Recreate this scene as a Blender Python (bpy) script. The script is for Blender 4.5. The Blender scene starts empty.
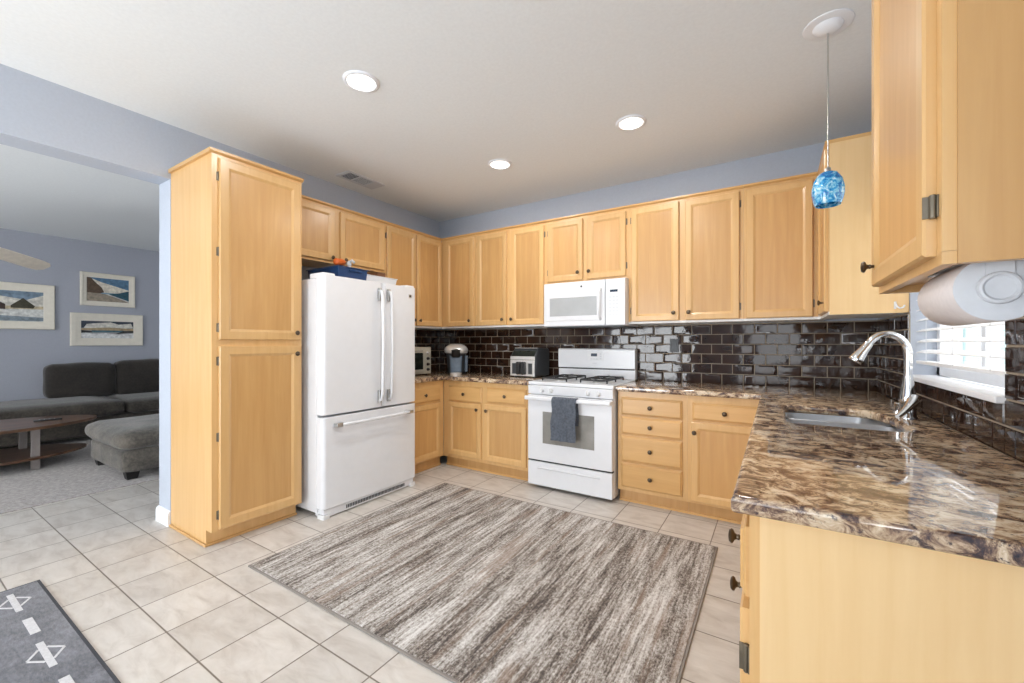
import bpy, bmesh, math, random
from mathutils import Vector, Matrix, noise as mnoise
R = math.radians
random.seed(7)
SC = bpy.context.scene
COL = SC.collection

# ------------------------------------------------------------------ camera
cam_data = bpy.data.cameras.new('camera')
cam = bpy.data.objects.new('camera', cam_data); COL.objects.link(cam)
cam.location = (3.487, -3.846, 1.250)
cam.rotation_euler = (R(90), 0, R(32.33))
cam_data.sensor_width = 36.0
cam_data.lens = 416.82 * 36.0 / 1024.0
cam_data.shift_x = 0.0
cam_data.shift_y = (343.14 - 341.5) / 1024.0
cam_data.clip_start = 0.02
SC.camera = cam

# ------------------------------------------------------------------ world, lights, exposure
H = 2.738            # ceiling height
W = 4.09             # right wall
world = bpy.data.worlds.new('daylight'); SC.world = world
world.use_nodes = True
_bg = world.node_tree.nodes['Background']
_bg.inputs[0].default_value = (0.92, 0.96, 1.0, 1)
_bg.inputs[1].default_value = 8.0

def area_light(name, loc, rot, sx, sy, power, color=(1, 1, 1)):
    d = bpy.data.lights.new(name, 'AREA'); d.shape = 'RECTANGLE'; d.size = sx; d.size_y = sy
    d.energy = power; d.color = color
    o = bpy.data.objects.new(name, d); COL.objects.link(o)
    o.location = loc; o.rotation_euler = rot
    return o
# area lamps as daylight; the dining and living openings are unseen, added for light
area_light('daylight_patio_door', (0.92, -6.04, 1.12), (R(112), 0, 0), 1.6, 2.1, 150, (0.93, 0.97, 1.0))
area_light('added_dining_daylight', (W - 0.02, -5.2, 1.55), (0, R(100), 0), 1.1, 1.3, 60, (0.93, 0.97, 1.0))
area_light('added_living_daylight', (-2.6, -6.04, 1.35), (R(100), 0, 0), 1.8, 1.4, 105, (0.95, 0.98, 1.0))
def sky_portal(name, loc, rot, sx, sy):
    o = area_light(name, loc, rot, sx, sy, 1); o.data.cycles.is_portal = True
sky_portal('portal_kitchen_window', (W + 0.16, -1.40, 1.60), (0, R(90), 0), 1.04, 1.10)
sky_portal('portal_back_window', (3.45, -6.16, 1.3), (R(90), 0, 0), 1.0, 1.8)
_sun = bpy.data.lights.new('sun', 'SUN'); _sun.energy = 5.0; _sun.angle = R(2)
_so = bpy.data.objects.new('sun', _sun); COL.objects.link(_so); _so.rotation_euler = Vector((-.5, .3, .8)).to_track_quat('Z', 'Y').to_euler()
DOWNLIGHT_W = 17

SC.view_settings.view_transform = 'Standard'
SC.view_settings.look = 'None'
SC.view_settings.exposure = -0.95
SC.view_settings.gamma = 1.0
SC.view_settings.use_curve_mapping = False

# ------------------------------------------------------------------ materials
def lin(c):
    return tuple(((v / 255) / 12.92 if v / 255 <= 0.04045 else ((v / 255 + 0.055) / 1.055) ** 2.4) for v in c) + (1,)

class NT:
    def __init__(s, name):
        s.m = bpy.data.materials.new(name); s.m.use_nodes = True
        s.t = s.m.node_tree; s.p = s.t.nodes['Principled BSDF']
    def n(s, typ, **kw):
        o = s.t.nodes.new(typ)
        for k, v in kw.items():
            setattr(o, k, v)
        return o
    def l(s, a, b): s.t.links.new(a, b)
    def coords(s, scale=(1, 1, 1), rot=(0, 0, 0), rand=True, kind='Object'):
        tc = s.n('ShaderNodeTexCoord'); mp = s.n('ShaderNodeMapping')
        mp.inputs['Scale'].default_value = scale; mp.inputs['Rotation'].default_value = rot
        src = tc.outputs[kind]
        if rand:
            oi = s.n('ShaderNodeObjectInfo'); ml = s.n('ShaderNodeMath', operation='MULTIPLY'); ml.inputs[1].default_value = 31.0
            s.l(oi.outputs['Random'], ml.inputs[0])
            ad = s.n('ShaderNodeVectorMath', operation='ADD'); s.l(src, ad.inputs[0]); s.l(ml.outputs[0], ad.inputs[1]); src = ad.outputs[0]
        s.l(src, mp.inputs['Vector'])
        return mp.outputs[0]
    def noise(s, vec, scale, detail=4, rough=0.55, dist=0.0):
        o = s.n('ShaderNodeTexNoise'); o.inputs['Scale'].default_value = scale; o.inputs['Detail'].default_value = detail
        o.inputs['Roughness'].default_value = rough; o.inputs['Distortion'].default_value = dist
        s.l(vec, o.inputs['Vector']); return o.outputs['Fac']
    def ramp(s, fac, stops, interp='LINEAR'):
        o = s.n('ShaderNodeValToRGB'); cr = o.color_ramp; cr.interpolation = interp
        while len(cr.elements) < len(stops): cr.elements.new(0.5)
        for e, (p, c) in zip(cr.elements, stops): e.position = p; e.color = c
        s.l(fac, o.inputs['Fac']); return o.outputs['Color']
    def mix(s, fac, a, b, mode='MIX'):
        o = s.n('ShaderNodeMix', data_type='RGBA', blend_type=mode)
        for sock, v in ((o.inputs[0], fac), (o.inputs[6], a), (o.inputs[7], b)):
            if hasattr(v, 'links'): s.l(v, sock)
            else: sock.default_value = v
        return o.outputs[2]
    def bump(s, h, strength=0.2, dist=0.01):
        o = s.n('ShaderNodeBump'); o.inputs['Strength'].default_value = strength; o.inputs['Distance'].default_value = dist
        s.l(h, o.inputs['Height']); s.l(o.outputs[0], s.p.inputs['Normal'])
    def base(s, c):
        if hasattr(c, 'links'): s.l(c, s.p.inputs['Base Color'])
        else: s.p.inputs['Base Color'].default_value = c
    def set(s, **kw):
        for k, v in kw.items(): s.p.inputs[k.replace('_', ' ')].default_value = v
        return s

def flat(name, rgb, rough=0.5, metal=0.0, var=0.04, vscale=18, bump=0.0, **kw):
    t = NT(name); v = t.coords()
    f = t.noise(v, vscale, 5)
    c = lin(rgb); d = tuple(max(0, x * (1 - 2 * var)) for x in c[:3]) + (1,); b = tuple(min(1, x * (1 + 2 * var)) for x in c[:3]) + (1,)
    t.base(t.ramp(f, [(0.3, d), (0.7, b)])); t.set(Roughness=rough, Metallic=metal, **kw)
    if bump: t.bump(f, bump, 0.004)
    return t.m

def wood(name, light, dark, axis='z', rough=0.34, k=26, figure=0.5):
    t = NT(name)
    sc = {'z': (k, k, 1.3), 'h': (1.3, 1.3, k), 'x': (1.3, k, k), 'y': (k, 1.3, k)}[axis]
    v = t.coords(sc)
    n1 = t.noise(v, 1.0, 6, 0.6, 0.4)
    c = t.ramp(n1, [(0.25, lin(dark)), (0.75, lin(light))])
    sc2 = {'z': (5, 5, 0.9), 'h': (0.9, 0.9, 5), 'x': (0.9, 5, 5), 'y': (5, 0.9, 5)}[axis]
    v2 = t.coords(sc2)
    n2 = t.noise(v2, 1.0, 3, 0.5, 1.2)
    wv = t.n('ShaderNodeMath', operation='MULTIPLY'); wv.inputs[1].default_value = 16; t.l(n2, wv.inputs[0])
    sn = t.n('ShaderNodeMath', operation='SINE'); t.l(wv.outputs[0], sn.inputs[0])
    fac = t.ramp(sn.outputs[0], [(0.0, (0, 0, 0, 1)), (1.0, (figure, figure, figure, 1))])
    c = t.mix(fac, c, lin(dark))
    oi = t.n('ShaderNodeObjectInfo')
    hv = t.n('ShaderNodeMapRange'); hv.inputs[3].default_value = 0.93; hv.inputs[4].default_value = 1.05
    t.l(oi.outputs['Random'], hv.inputs[0])
    vm = t.n('ShaderNodeVectorMath', operation='SCALE'); t.l(c, vm.inputs[0]); t.l(hv.outputs[0], vm.inputs['Scale'])
    t.base(vm.outputs[0]); t.set(Roughness=rough); t.p.inputs['Coat Weight'].default_value = 0.25; t.p.inputs['Coat Roughness'].default_value = 0.2
    return t.m

M = {}
M['frame'] = wood('maple_vertical', (222, 182, 126), (208, 164, 106), 'z', figure=0.25)
M['panel'] = wood('maple_panel', (212, 168, 110), (194, 147, 90), 'z', figure=0.3)
M['drawer'] = wood('maple_horizontal', (220, 177, 118), (202, 156, 96), 'h', figure=0.3)
M['veneer_lit'] = wood('maple_veneer_lit', (233, 200, 150), (224, 187, 134), 'z', figure=0.2)  # paler end-panel maple, with the window light on it put into the colour
M['walnut'] = wood('walnut_top', (128, 92, 66), (74, 50, 36), 'y', 0.35, 18, 0.5)
M['wall'] = flat('blue_grey_paint', (181, 188, 200), 0.75, var=0.015, vscale=70, bump=0.06)
M['wall_living'] = flat('slate_blue_paint', (168, 171, 181), 0.8, var=0.015, vscale=70, bump=0.06)
M['ceiling'] = flat('ceiling_paint', (232, 235, 236), 0.85, var=0.012, vscale=60, bump=0.12)
M['white_trim'] = flat('white_trim_paint', (238, 240, 244), 0.4, var=0.01)
M['white_enamel'] = flat('white_enamel', (226, 228, 232), 0.22, var=0.006)
M['white_plastic'] = flat('white_plastic', (224, 226, 229), 0.35, var=0.01)
M['pale_grey'] = flat('pale_grey_plastic', (205, 208, 212), 0.35, var=0.01)
M['melamine'] = flat('white_melamine', (232, 232, 230), 0.4, var=0.01)
M['bronze'] = flat('dark_bronze', (92, 80, 66), 0.32, 0.85, var=0.12)
M['hinge'] = flat('antique_hinge', (120, 112, 98), 0.4, 0.8, var=0.12)
M['nickel'] = flat('brushed_nickel', (190, 190, 188), 0.28, 1.0, var=0.03)
M['chrome'] = flat('chrome', (225, 227, 230), 0.06, 1.0, var=0.0)
M['steel'] = flat('stainless_steel', (214, 216, 219), 0.32, 1.0, var=0.04)
M['black_plastic'] = flat('black_plastic', (22, 22, 24), 0.35, var=0.1)
M['iron'] = flat('cast_iron', (34, 34, 36), 0.5, 0.2, var=0.1)
M['dark_gap'] = flat('shadow_gap_black', (14, 14, 14), 0.6)
M['charcoal'] = flat('charcoal_shell', (52, 56, 60), 0.35, var=0.06)
M['smoke_blue'] = flat('smoky_blue_tank', (108, 122, 138), 0.2, var=0.06)
M['silver'] = flat('silver_plastic', (215, 214, 212), 0.25, 0.5, var=0.03)
M['champagne'] = flat('champagne_metal', (205, 203, 190), 0.3, 0.4, var=0.03)
M['oven_glass'] = flat('smoked_oven_glass', (140, 138, 133), 0.12, var=0.1, vscale=6)
M['mw_glass'] = flat('grey_screen_glass', (172, 175, 177), 0.3, var=0.04, vscale=6)
M['dark_glass'] = flat('dark_glass', (30, 36, 32), 0.08, var=0.1)
M['display'] = flat('lcd_display', (30, 44, 66), 0.2, var=0.1)
M['blue_plastic'] = flat('blue_plastic', (24, 62, 108), 0.3, var=0.06)
M['orange'] = flat('orange_plastic', (216, 104, 40), 0.4)
M['brown_box'] = flat('brown_board', (124, 84, 58), 0.6)
M['paper'] = flat('white_paper', (214, 206, 204), 0.9, var=0.02, vscale=90, bump=0.15)
M['paper_core'] = flat('grey_holder_plastic', (196, 198, 202), 0.35)
M['stucco'] = flat('pale_stucco', (236, 230, 216), 0.9, var=0.03, vscale=40)
M['patio'] = flat('concrete_patio', (176, 172, 164), 0.9, var=0.06, vscale=8)
M['leaf'] = flat('hedge_leaf', (70, 104, 52), 0.6, var=0.3, vscale=14, bump=0.5)
M['towel'] = flat('grey_terry', (86, 92, 102), 0.95, var=0.16, vscale=60, bump=0.7)
M['grout'] = flat('sand_grout', (150, 138, 122), 0.85, var=0.05, vscale=80)
M['star'] = flat('off_white_yarn', (200, 200, 203), 0.95, var=0.06, vscale=120)
M['fan_blade'] = flat('white_fan_blade', (236, 226, 210), 0.45)
M['cream_frame'] = flat('cream_frame', (228, 221, 206), 0.5, var=0.02, vscale=20)
M['blind'] = flat('white_blind_slat', (244, 245, 247), 0.35, var=0.01)
M['foot_black'] = flat('black_wood', (26, 24, 24), 0.5)
M['table_leg'] = flat('grey_table_leg', (150, 142, 138), 0.4, 0.2)

def mat_tile():
    t = NT('dark_brown_glaze'); v = t.coords(rand=False)
    f = t.noise(v, 7, 4)
    t.base(t.ramp(f, [(0.3, lin((36, 22, 16))), (0.7, lin((56, 36, 26)))])); t.set(Roughness=0.05)
    t.bump(t.noise(v, 26, 2), 0.05, 0.01); return t.m
M['glaze'] = mat_tile()

def mat_floor():
    t = NT('beige_floor_tile'); tc = t.n('ShaderNodeTexCoord'); v = tc.outputs['Object']
    sx = t.n('ShaderNodeSeparateXYZ'); t.l(v, sx.inputs[0])
    px, py, ox, oy, g = 0.3135, 0.3095, 0.320, -0.955, 0.0027
    def axis(sock, off, per):
        a = t.n('ShaderNodeMath', operation='SUBTRACT'); t.l(sock, a.inputs[0]); a.inputs[1].default_value = off
        b = t.n('ShaderNodeMath', operation='DIVIDE'); t.l(a.outputs[0], b.inputs[0]); b.inputs[1].default_value = per
        fl = t.n('ShaderNodeMath', operation='FLOOR'); t.l(b.outputs[0], fl.inputs[0])
        fr = t.n('ShaderNodeMath', operation='FRACT'); t.l(b.outputs[0], fr.inputs[0])
        c = t.n('ShaderNodeMath', operation='SUBTRACT'); t.l(fr.outputs[0], c.inputs[0]); c.inputs[1].default_value = 0.5
        d = t.n('ShaderNodeMath', operation='ABSOLUTE'); t.l(c.outputs[0], d.inputs[0])
        return fl.outputs[0], d.outputs[0]
    ix, dx = axis(sx.outputs[0], ox, px); iy, dy = axis(sx.outputs[1], oy, py)
    mx = t.n('ShaderNodeMath', operation='MAXIMUM'); t.l(dx, mx.inputs[0]); t.l(dy, mx.inputs[1])
    gm = t.n('ShaderNodeMapRange'); gm.inputs[1].default_value = 0.5 - g / px * 1.5; gm.inputs[2].default_value = 0.5 - g / px * 0.75
    t.l(mx.outputs[0], gm.inputs[0])
    cb = t.n('ShaderNodeCombineXYZ'); t.l(ix, cb.inputs[0]); t.l(iy, cb.inputs[1])
    wn = t.n('ShaderNodeTexWhiteNoise', noise_dimensions='3D'); t.l(cb.outputs[0], wn.inputs[0])
    vm = t.n('ShaderNodeVectorMath', operation='SCALE'); t.l(wn.outputs['Color'], vm.inputs[0]); vm.inputs['Scale'].default_value = 9
    ad = t.n('ShaderNodeVectorMath', operation='ADD'); t.l(v, ad.inputs[0]); t.l(vm.outputs[0], ad.inputs[1])
    mp = t.n('ShaderNodeMapping'); mp.inputs['Scale'].default_value = (2.2, 5.5, 3); mp.inputs['Rotation'].default_value = (0, 0, 0.35); t.l(ad.outputs[0], mp.inputs[0])
    f = t.noise(mp.outputs[0], 2.4, 7, 0.62, 0.6)
    c = t.ramp(f, [(0.3, lin((184, 176, 168))), (0.5, lin((202, 196, 189))), (0.7, lin((214, 209, 203)))])
    mr = t.n('ShaderNodeMapRange'); mr.inputs[3].default_value = 0.94; mr.inputs[4].default_value = 1.04; t.l(wn.outputs['Value'], mr.inputs[0])
    sc = t.n('ShaderNodeVectorMath', operation='SCALE'); t.l(c, sc.inputs[0]); t.l(mr.outputs[0], sc.inputs['Scale'])
    col = t.mix(gm.outputs[0], sc.outputs[0], lin((118, 108, 98)))
    t.base(col); t.set(Roughness=0.36)
    inv = t.n('ShaderNodeMath', operation='SUBTRACT'); inv.inputs[0].default_value = 1; t.l(gm.outputs[0], inv.inputs[1])
    t.bump(inv.outputs[0], 0.35, 0.003); return t.m
M['floor'] = mat_floor()

def mat_granite():
    t = NT('brown_granite'); v = t.coords((1.2, 1.55, 1.4), (0, 0, R(28)), rand=False)
    w = t.noise(v, 3.2, 3, 0.5, 0.5)
    ad = t.n('ShaderNodeVectorMath', operation='ADD'); t.l(v, ad.inputs[0])
    ws = t.n('ShaderNodeMath', operation='MULTIPLY'); ws.inputs[1].default_value = 0.14; t.l(w, ws.inputs[0]); t.l(ws.outputs[0], ad.inputs[1])
    f = t.noise(ad.outputs[0], 13, 12, 0.74, 0.7)
    c = t.ramp(f, [(0.375, lin((46, 37, 44))), (0.43, lin((92, 70, 62))), (0.475, lin((146, 118, 94))), (0.525, lin((194, 168, 138))), (0.60, lin((222, 204, 178)))])
    f2 = t.noise(ad.outputs[0], 34, 6, 0.72, 0.2)
    k = t.ramp(f2, [(0.37, (.95, .95, .95, 1)), (0.45, (0, 0, 0, 1))])
    c = t.mix(k, c, lin((58, 46, 50)))
    t.base(c); t.set(Roughness=0.035); t.p.inputs['IOR'].default_value = 1.75; return t.m
M['granite'] = mat_granite()

def mat_rug():
    t = NT('striped_pile')
    f = t.noise(t.coords((1, 0.08, 1), rand=False), 62, 6, 0.75, 0.1)
    g = t.noise(t.coords((1, 0.6, 1), rand=False), 95, 4, 0.8)
    b = t.noise(t.coords((1, 0.09, 1), rand=False), 9, 3, 0.55, 0.3)
    a1 = t.n('ShaderNodeMath', operation='MULTIPLY_ADD'); t.l(b, a1.inputs[0]); a1.inputs[1].default_value = 0.6; t.l(f, a1.inputs[2])
    a2 = t.n('ShaderNodeMath', operation='MULTIPLY_ADD'); t.l(g, a2.inputs[0]); a2.inputs[1].default_value = 0.85; t.l(a1.outputs[0], a2.inputs[2])
    a3 = t.n('ShaderNodeMath', operation='MULTIPLY'); a3.inputs[1].default_value = 1 / 2.45; t.l(a2.outputs[0], a3.inputs[0])
    c = t.ramp(a3.outputs[0], [(0.42, lin((74, 68, 65))), (0.465, lin((124, 114, 106))), (0.50, lin((164, 158, 152))), (0.535, lin((194, 190, 186))), (0.585, lin((224, 222, 220)))])
    br = t.noise(t.coords((1, 0.06, 1), rand=False), 22, 3, 0.6)
    k = t.ramp(br, [(0.55, (0, 0, 0, 1)), (0.66, (0.55, 0.55, 0.55, 1))])
    c = t.mix(k, c, lin((136, 112, 94)))
    t.base(c); t.set(Roughness=0.95); t.bump(t.noise(t.coords(rand=False), 240, 3), 0.6, 0.006); return t.m
M['rug'] = mat_rug()

def mat_fabric(name, a, b, scale=180, stretch=(1, 1, 1), big=3.0, rough=0.95):
    t = NT(name); v = t.coords(stretch)
    f = t.noise(v, scale, 4, 0.7); g = t.noise(t.coords(), big, 4, 0.6, 0.6)
    ad = t.n('ShaderNodeMath', operation='ADD'); t.l(f, ad.inputs[0]); t.l(g, ad.inputs[1])
    hf = t.n('ShaderNodeMath', operation='MULTIPLY'); hf.inputs[1].default_value = 0.5; t.l(ad.outputs[0], hf.inputs[0])
    t.base(t.ramp(hf.outputs[0], [(0.36, lin(a)), (0.64, lin(b))])); t.set(Roughness=rough)
    t.p.inputs['Sheen Weight'].default_value = 0.25
    t.bump(f, 0.5, 0.006); return t.m
M['runner'] = mat_fabric('charcoal_weave', (70, 72, 80), (122, 124, 132), 90, (0.35, 1, 1), 6)
M['runner_edge'] = flat('dark_binding', (64, 66, 72), 0.9)
M['rug_edge'] = flat('grey_binding', (138, 132, 126), 0.9)
M['carpet'] = mat_fabric('grey_carpet', (120, 112, 107), (182, 174, 169), 46, (1, 1, 1), 34)
M['sofa'] = mat_fabric('charcoal_suede', (42, 38, 34), (84, 77, 68), 40, (1, 1, 1), 4)
M['sofa_back'] = mat_fabric('dark_suede', (34, 31, 28), (58, 52, 47), 40, (1, 1, 1), 3)
M['ottoman'] = mat_fabric('grey_suede', (58, 55, 51), (114, 107, 98), 40, (1, 1, 1), 5)

def mat_emit(name, rgb, strength):
    t = NT(name); t.base(lin(rgb)); t.p.inputs['Emission Color'].default_value = lin(rgb); t.p.inputs['Emission Strength'].default_value = strength; return t.m
M['lamp'] = mat_emit('lit_lamp_lens', (255, 252, 246), 6.0)

def mat_pane(name, tint=(1, 1, 1)):
    t = NT(name); lw = t.n('ShaderNodeLayerWeight'); lw.inputs[0].default_value = 0.5
    pw = t.n('ShaderNodeMath', operation='POWER'); pw.inputs[1].default_value = 5; t.l(lw.outputs['Facing'], pw.inputs[0])
    fr = t.n('ShaderNodeMath', operation='MULTIPLY_ADD'); fr.inputs[1].default_value = 0.8; fr.inputs[2].default_value = 0.03; t.l(pw.outputs[0], fr.inputs[0])
    tr = t.n('ShaderNodeBsdfTransparent'); tr.inputs[0].default_value = tint + (1,); gl = t.n('ShaderNodeBsdfGlossy'); gl.inputs['Roughness'].default_value = 0.02
    mx = t.n('ShaderNodeMixShader'); t.l(fr.outputs[0], mx.inputs[0]); t.l(tr.outputs[0], mx.inputs[1]); t.l(gl.outputs[0], mx.inputs[2])
    t.l(mx.outputs[0], t.t.nodes['Material Output'].inputs[0]); return t.m
M['pane'] = mat_pane('clear_window_glass')
M['pane_green'] = flat('green_tinted_glass', (120, 150, 146), 0.08, var=0.1, vscale=3)

def mat_shade():
    t = NT('blue_art_glass'); v = t.coords()
    f = t.noise(v, 34, 5, 0.65, 1.0)
    t.base(t.ramp(f, [(0.36, lin((10, 90, 168))), (0.48, lin((40, 150, 210))), (0.55, lin((120, 198, 230))), (0.66, lin((226, 240, 248)))]))
    t.set(Roughness=0.08); t.p.inputs['Coat Weight'].default_value = 0.6; return t.m
M['shade'] = mat_shade()

# ------------------------------------------------------------------ mesh helpers
class B:
    """collects shapes in one bmesh"""
    def __init__(s): s.bm = bmesh.new(); s.mi = 0
    def _tag(s, fs):
        for f in fs: f.material_index = s.mi
    def box(s, x0, x1, y0, y1, z0, z1):
        v = [s.bm.verts.new(p) for p in ((x0, y0, z0), (x1, y0, z0), (x1, y1, z0), (x0, y1, z0), (x0, y0, z1), (x1, y0, z1), (x1, y1, z1), (x0, y1, z1))]
        s._tag([s.bm.faces.new([v[i] for i in q]) for q in ((3, 2, 1, 0), (4, 5, 6, 7), (0, 1, 5, 4), (1, 2, 6, 5), (2, 3, 7, 6), (3, 0, 4, 7))])
        return s
    def loops(s, loops, cap0=True, cap1=True):
        vs = [[s.bm.verts.new(p) for p in l] for l in loops]; n = len(vs[0]); fs = []
        for a, b in zip(vs, vs[1:]):
            for i in range(n):
                j = (i + 1) % n; fs.append(s.bm.faces.new((a[i], a[j], b[j], b[i])))
        if cap0: fs.append(s.bm.faces.new(vs[0][::-1]))
        if cap1: fs.append(s.bm.faces.new(vs[-1]))
        s._tag(fs); return s
    def lathe(s, prof, origin=(0, 0, 0), axis='z', n=20):
        """prof: (radius, distance along the axis)"""
        o = Vector(origin)
        A = {'z': Vector((0, 0, 1)), '-y': Vector((0, -1, 0)), 'y': Vector((0, 1, 0)), 'x': Vector((1, 0, 0)), '-x': Vector((-1, 0, 0)), '-z': Vector((0, 0, -1))}[axis] if isinstance(axis, str) else Vector(axis).normalized()
        U = A.orthogonal().normalized(); V = A.cross(U)
        return s.loops([[o + A * h + (U * math.cos(2 * math.pi * i / n) + V * math.sin(2 * math.pi * i / n)) * max(r, 1e-4) for i in range(n)] for r, h in prof])
    def tube(s, pts, r, n=10):
        pts = [Vector(p) for p in pts]; rs = r if isinstance(r, (list, tuple)) else [r] * len(pts)
        ts = []
        for i in range(len(pts)):
            a = pts[max(0, i - 1)]; b = pts[min(len(pts) - 1, i + 1)]; ts.append((b - a).normalized())
        U = ts[0].orthogonal().normalized(); L = []
        for p, t, rr in zip(pts, ts, rs):
            U = (U - t * U.dot(t)).normalized(); V = t.cross(U)
            L.append([p + (U * math.cos(2 * math.pi * i / n) + V * math.sin(2 * math.pi * i / n)) * rr for i in range(n)])
        return s.loops(L)
    def prism(s, poly, axis, a0, a1):
        def P(p, a):
            return {'x': (a, p[0], p[1]), 'y': (p[0], a, p[1]), 'z': (p[0], p[1], a)}[axis]
        return s.loops([[P(p, a0) for p in poly], [P(p, a1) for p in poly]])
    def rbox(s, x0, x1, y0, y1, z0, z1, r, axis='z', n=5):
        """box with corners rounded around AXIS"""
        def rr(a0, a1, b0, b1):
            out = []
            for cx, cy, st in ((a1 - r, b1 - r, 0), (a0 + r, b1 - r, 90), (a0 + r, b0 + r, 180), (a1 - r, b0 + r, 270)):
                for i in range(n + 1):
                    t = R(st + 90 * i / n); out.append((cx + r * math.cos(t), cy + r * math.sin(t)))
            return out
        if axis == 'z': return s.prism(rr(x0, x1, y0, y1), 'z', z0, z1)
        if axis == 'x': return s.prism(rr(y0, y1, z0, z1), 'x', x0, x1)
        return s.prism(rr(x0, x1, z0, z1), 'y', y0, y1)

def obj(name, b, mat, parent=None, bev=0.0, seg=2, smooth=True, angle=32, loc=None, rotz=0.0, recalc=True):
    bm = b.bm if isinstance(b, B) else b
    if recalc: bmesh.ops.recalc_face_normals(bm, faces=bm.faces)
    me = bpy.data.meshes.new(name); bm.to_mesh(me); bm.free()
    for m in (mat if isinstance(mat, (list, tuple)) else [mat]): me.materials.append(m)
    if smooth:
        for p in me.polygons: p.use_smooth = True
        me.set_sharp_from_angle(angle=R(angle))
    o = bpy.data.objects.new(name, me); COL.objects.link(o)
    if parent: o.parent = parent
    if loc: o.location = loc
    if rotz: o.rotation_euler = (0, 0, rotz)
    if bev:
        md = o.modifiers.new('bevel', 'BEVEL'); md.width = bev; md.segments = seg; md.limit_method = 'ANGLE'; md.angle_limit = R(40); md.harden_normals = True
    return o

def thing(name, label, cat, loc=(0, 0, 0), rotz=0.0, group=None):
    o = bpy.data.objects.new(name, None); COL.objects.link(o); o.empty_display_size = 0.05
    o.location = loc; o.rotation_euler = (0, 0, rotz)
    return tag(o, label, cat, group)
def tag(o, label, cat, group=None):
    o['label'] = label; o['category'] = cat
    if group: o['group'] = group
    return o
def struct(name, b, mat, label=None, parent=None, **kw):
    o = obj(name, b, mat, parent, **kw)
    if not parent: o['kind'] = 'structure'
    if label: o['label'] = label
    return o

# ------------------------------------------------------------------ the setting
FX0, FX1, FY0, FY1 = -5.0, W, -6.1, 0.0
struct('floor', B().box(-1.30, W, FY1 and FY1 or 0.0, FY0, -0.1, 0.0), M['floor'], 'square beige ceramic floor tiles with thin darker grout', smooth=False)
struct('floor_carpet', B().box(FX0, -1.30, 0.9, FY0, -0.1, 0.006), M['carpet'], 'grey living room carpet', smooth=False)
b = B().box(FX0, W, FY0, 0.9, H, H + 0.12)
struct('ceiling', b, M['ceiling'], 'smooth off-white ceiling', smooth=False)
BACK = struct('wall_back', B().box(-0.15, W + 0.15, 0.0, 0.15, 0, H), M['wall'], 'blue-grey back wall behind stove', smooth=False)
WT = 0.195
b = B(); b.box(-WT, 0, -2.69, 0, 0, H); b.box(-WT, 0, -5.7, -2.69, 2.37, H); b.box(-WT, 0, FY0, -5.7, 0, H)
LEFT = struct('wall_left', b, M['wall'], 'blue-grey wall and header above the opening to the living room', smooth=False)
WY0, WY1, WZ0, WZ1 = -1.955, -0.85, 1.085, 2.12       # kitchen window
DY0, DY1, DZ0, DZ1 = -5.75, -4.65, 0.9, 2.2           # dining window, added unseen behind the camera for its light
b = B()
b.box(W, W + 0.15, WY1, 0, 0, H); b.box(W, W + 0.15, WY0, WY1, 0, WZ0 - .0225); b.box(W, W + 0.15, WY0, WY1, WZ1, H)
b.box(W, W + 0.15, DY1, WY0, 0, H); b.box(W, W + 0.15, DY0, DY1, 0, DZ0); b.box(W, W + 0.15, DY0, DY1, DZ1, H); b.box(W, W + 0.15, FY0, DY0, 0, H)
RIGHT = struct('wall_right', b, M['wall'], 'blue-grey wall with kitchen window above sink', smooth=False)
b = B()
PX0, PX1, PZ = 0.1, 1.75, 2.2
QX0, QX1, QZ0, QZ1 = 2.95, 3.95, 0.4, 2.2
LX0, LX1, LZ0, LZ1 = -3.55, -1.65, 0.6, 2.1  # living window, added unseen to light that room
b.box(FX0, LX0, FY0 - .15, FY0, 0, H); b.box(LX0, LX1, FY0 - .15, FY0, 0, LZ0); b.box(LX0, LX1, FY0 - .15, FY0, LZ1, H)
b.box(LX1, PX0, FY0 - .15, FY0, 0, H); b.box(PX0, PX1, FY0 - .15, FY0, PZ, H); b.box(PX1, QX0, FY0 - .15, FY0, 0, H); b.box(QX1, W + .15, FY0 - .15, FY0, 0, H); b.box(QX0, QX1, FY0 - .15, FY0, 0, QZ0); b.box(QX0, QX1, FY0 - .15, FY0, QZ1, H)
struct('wall_front', b, M['wall'], smooth=False)
struct('wall_far_left', B().box(FX0 - .15, FX0, FY0, 0.9, 0, H), M['wall_living'], 'slate blue living room wall with pictures', smooth=False)
struct('wall_living_side', B().box(FX0, W, 0.9, 1.05, 0, H), M['wall_living'], smooth=False)
# baseboard around the end of the left wall
b = B()
prof = [(0.0, 0.0), (0.016, 0.0), (0.016, 0.075), (0.011, 0.095), (0.004, 0.105), (0.0, 0.105)]
def base_loop(a):                       # a: list of (offset, z) -> path around the wall end, offset outwards
    out = []
    for d, z in prof:
        out.append([(-WT - d, 0.6, z), (-WT - d, -2.69 - d, z), (0.0 + d * 0.0, -2.69 - d, z)])
    return out
rows = base_loop(prof); vs = [[b.bm.verts.new(p) for p in r] for r in rows]
for i in range(len(vs)):
    j = (i + 1) % len(vs)
    for k in range(2): b.bm.faces.new((vs[i][k], vs[j][k], vs[j][k + 1], vs[i][k + 1]))
b.bm.faces.new([r[0] for r in vs]); b.bm.faces.new([r[2] for r in vs][::-1])
struct('baseboard_left', b, M['white_trim'], 'white baseboard around the wall end')

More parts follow.
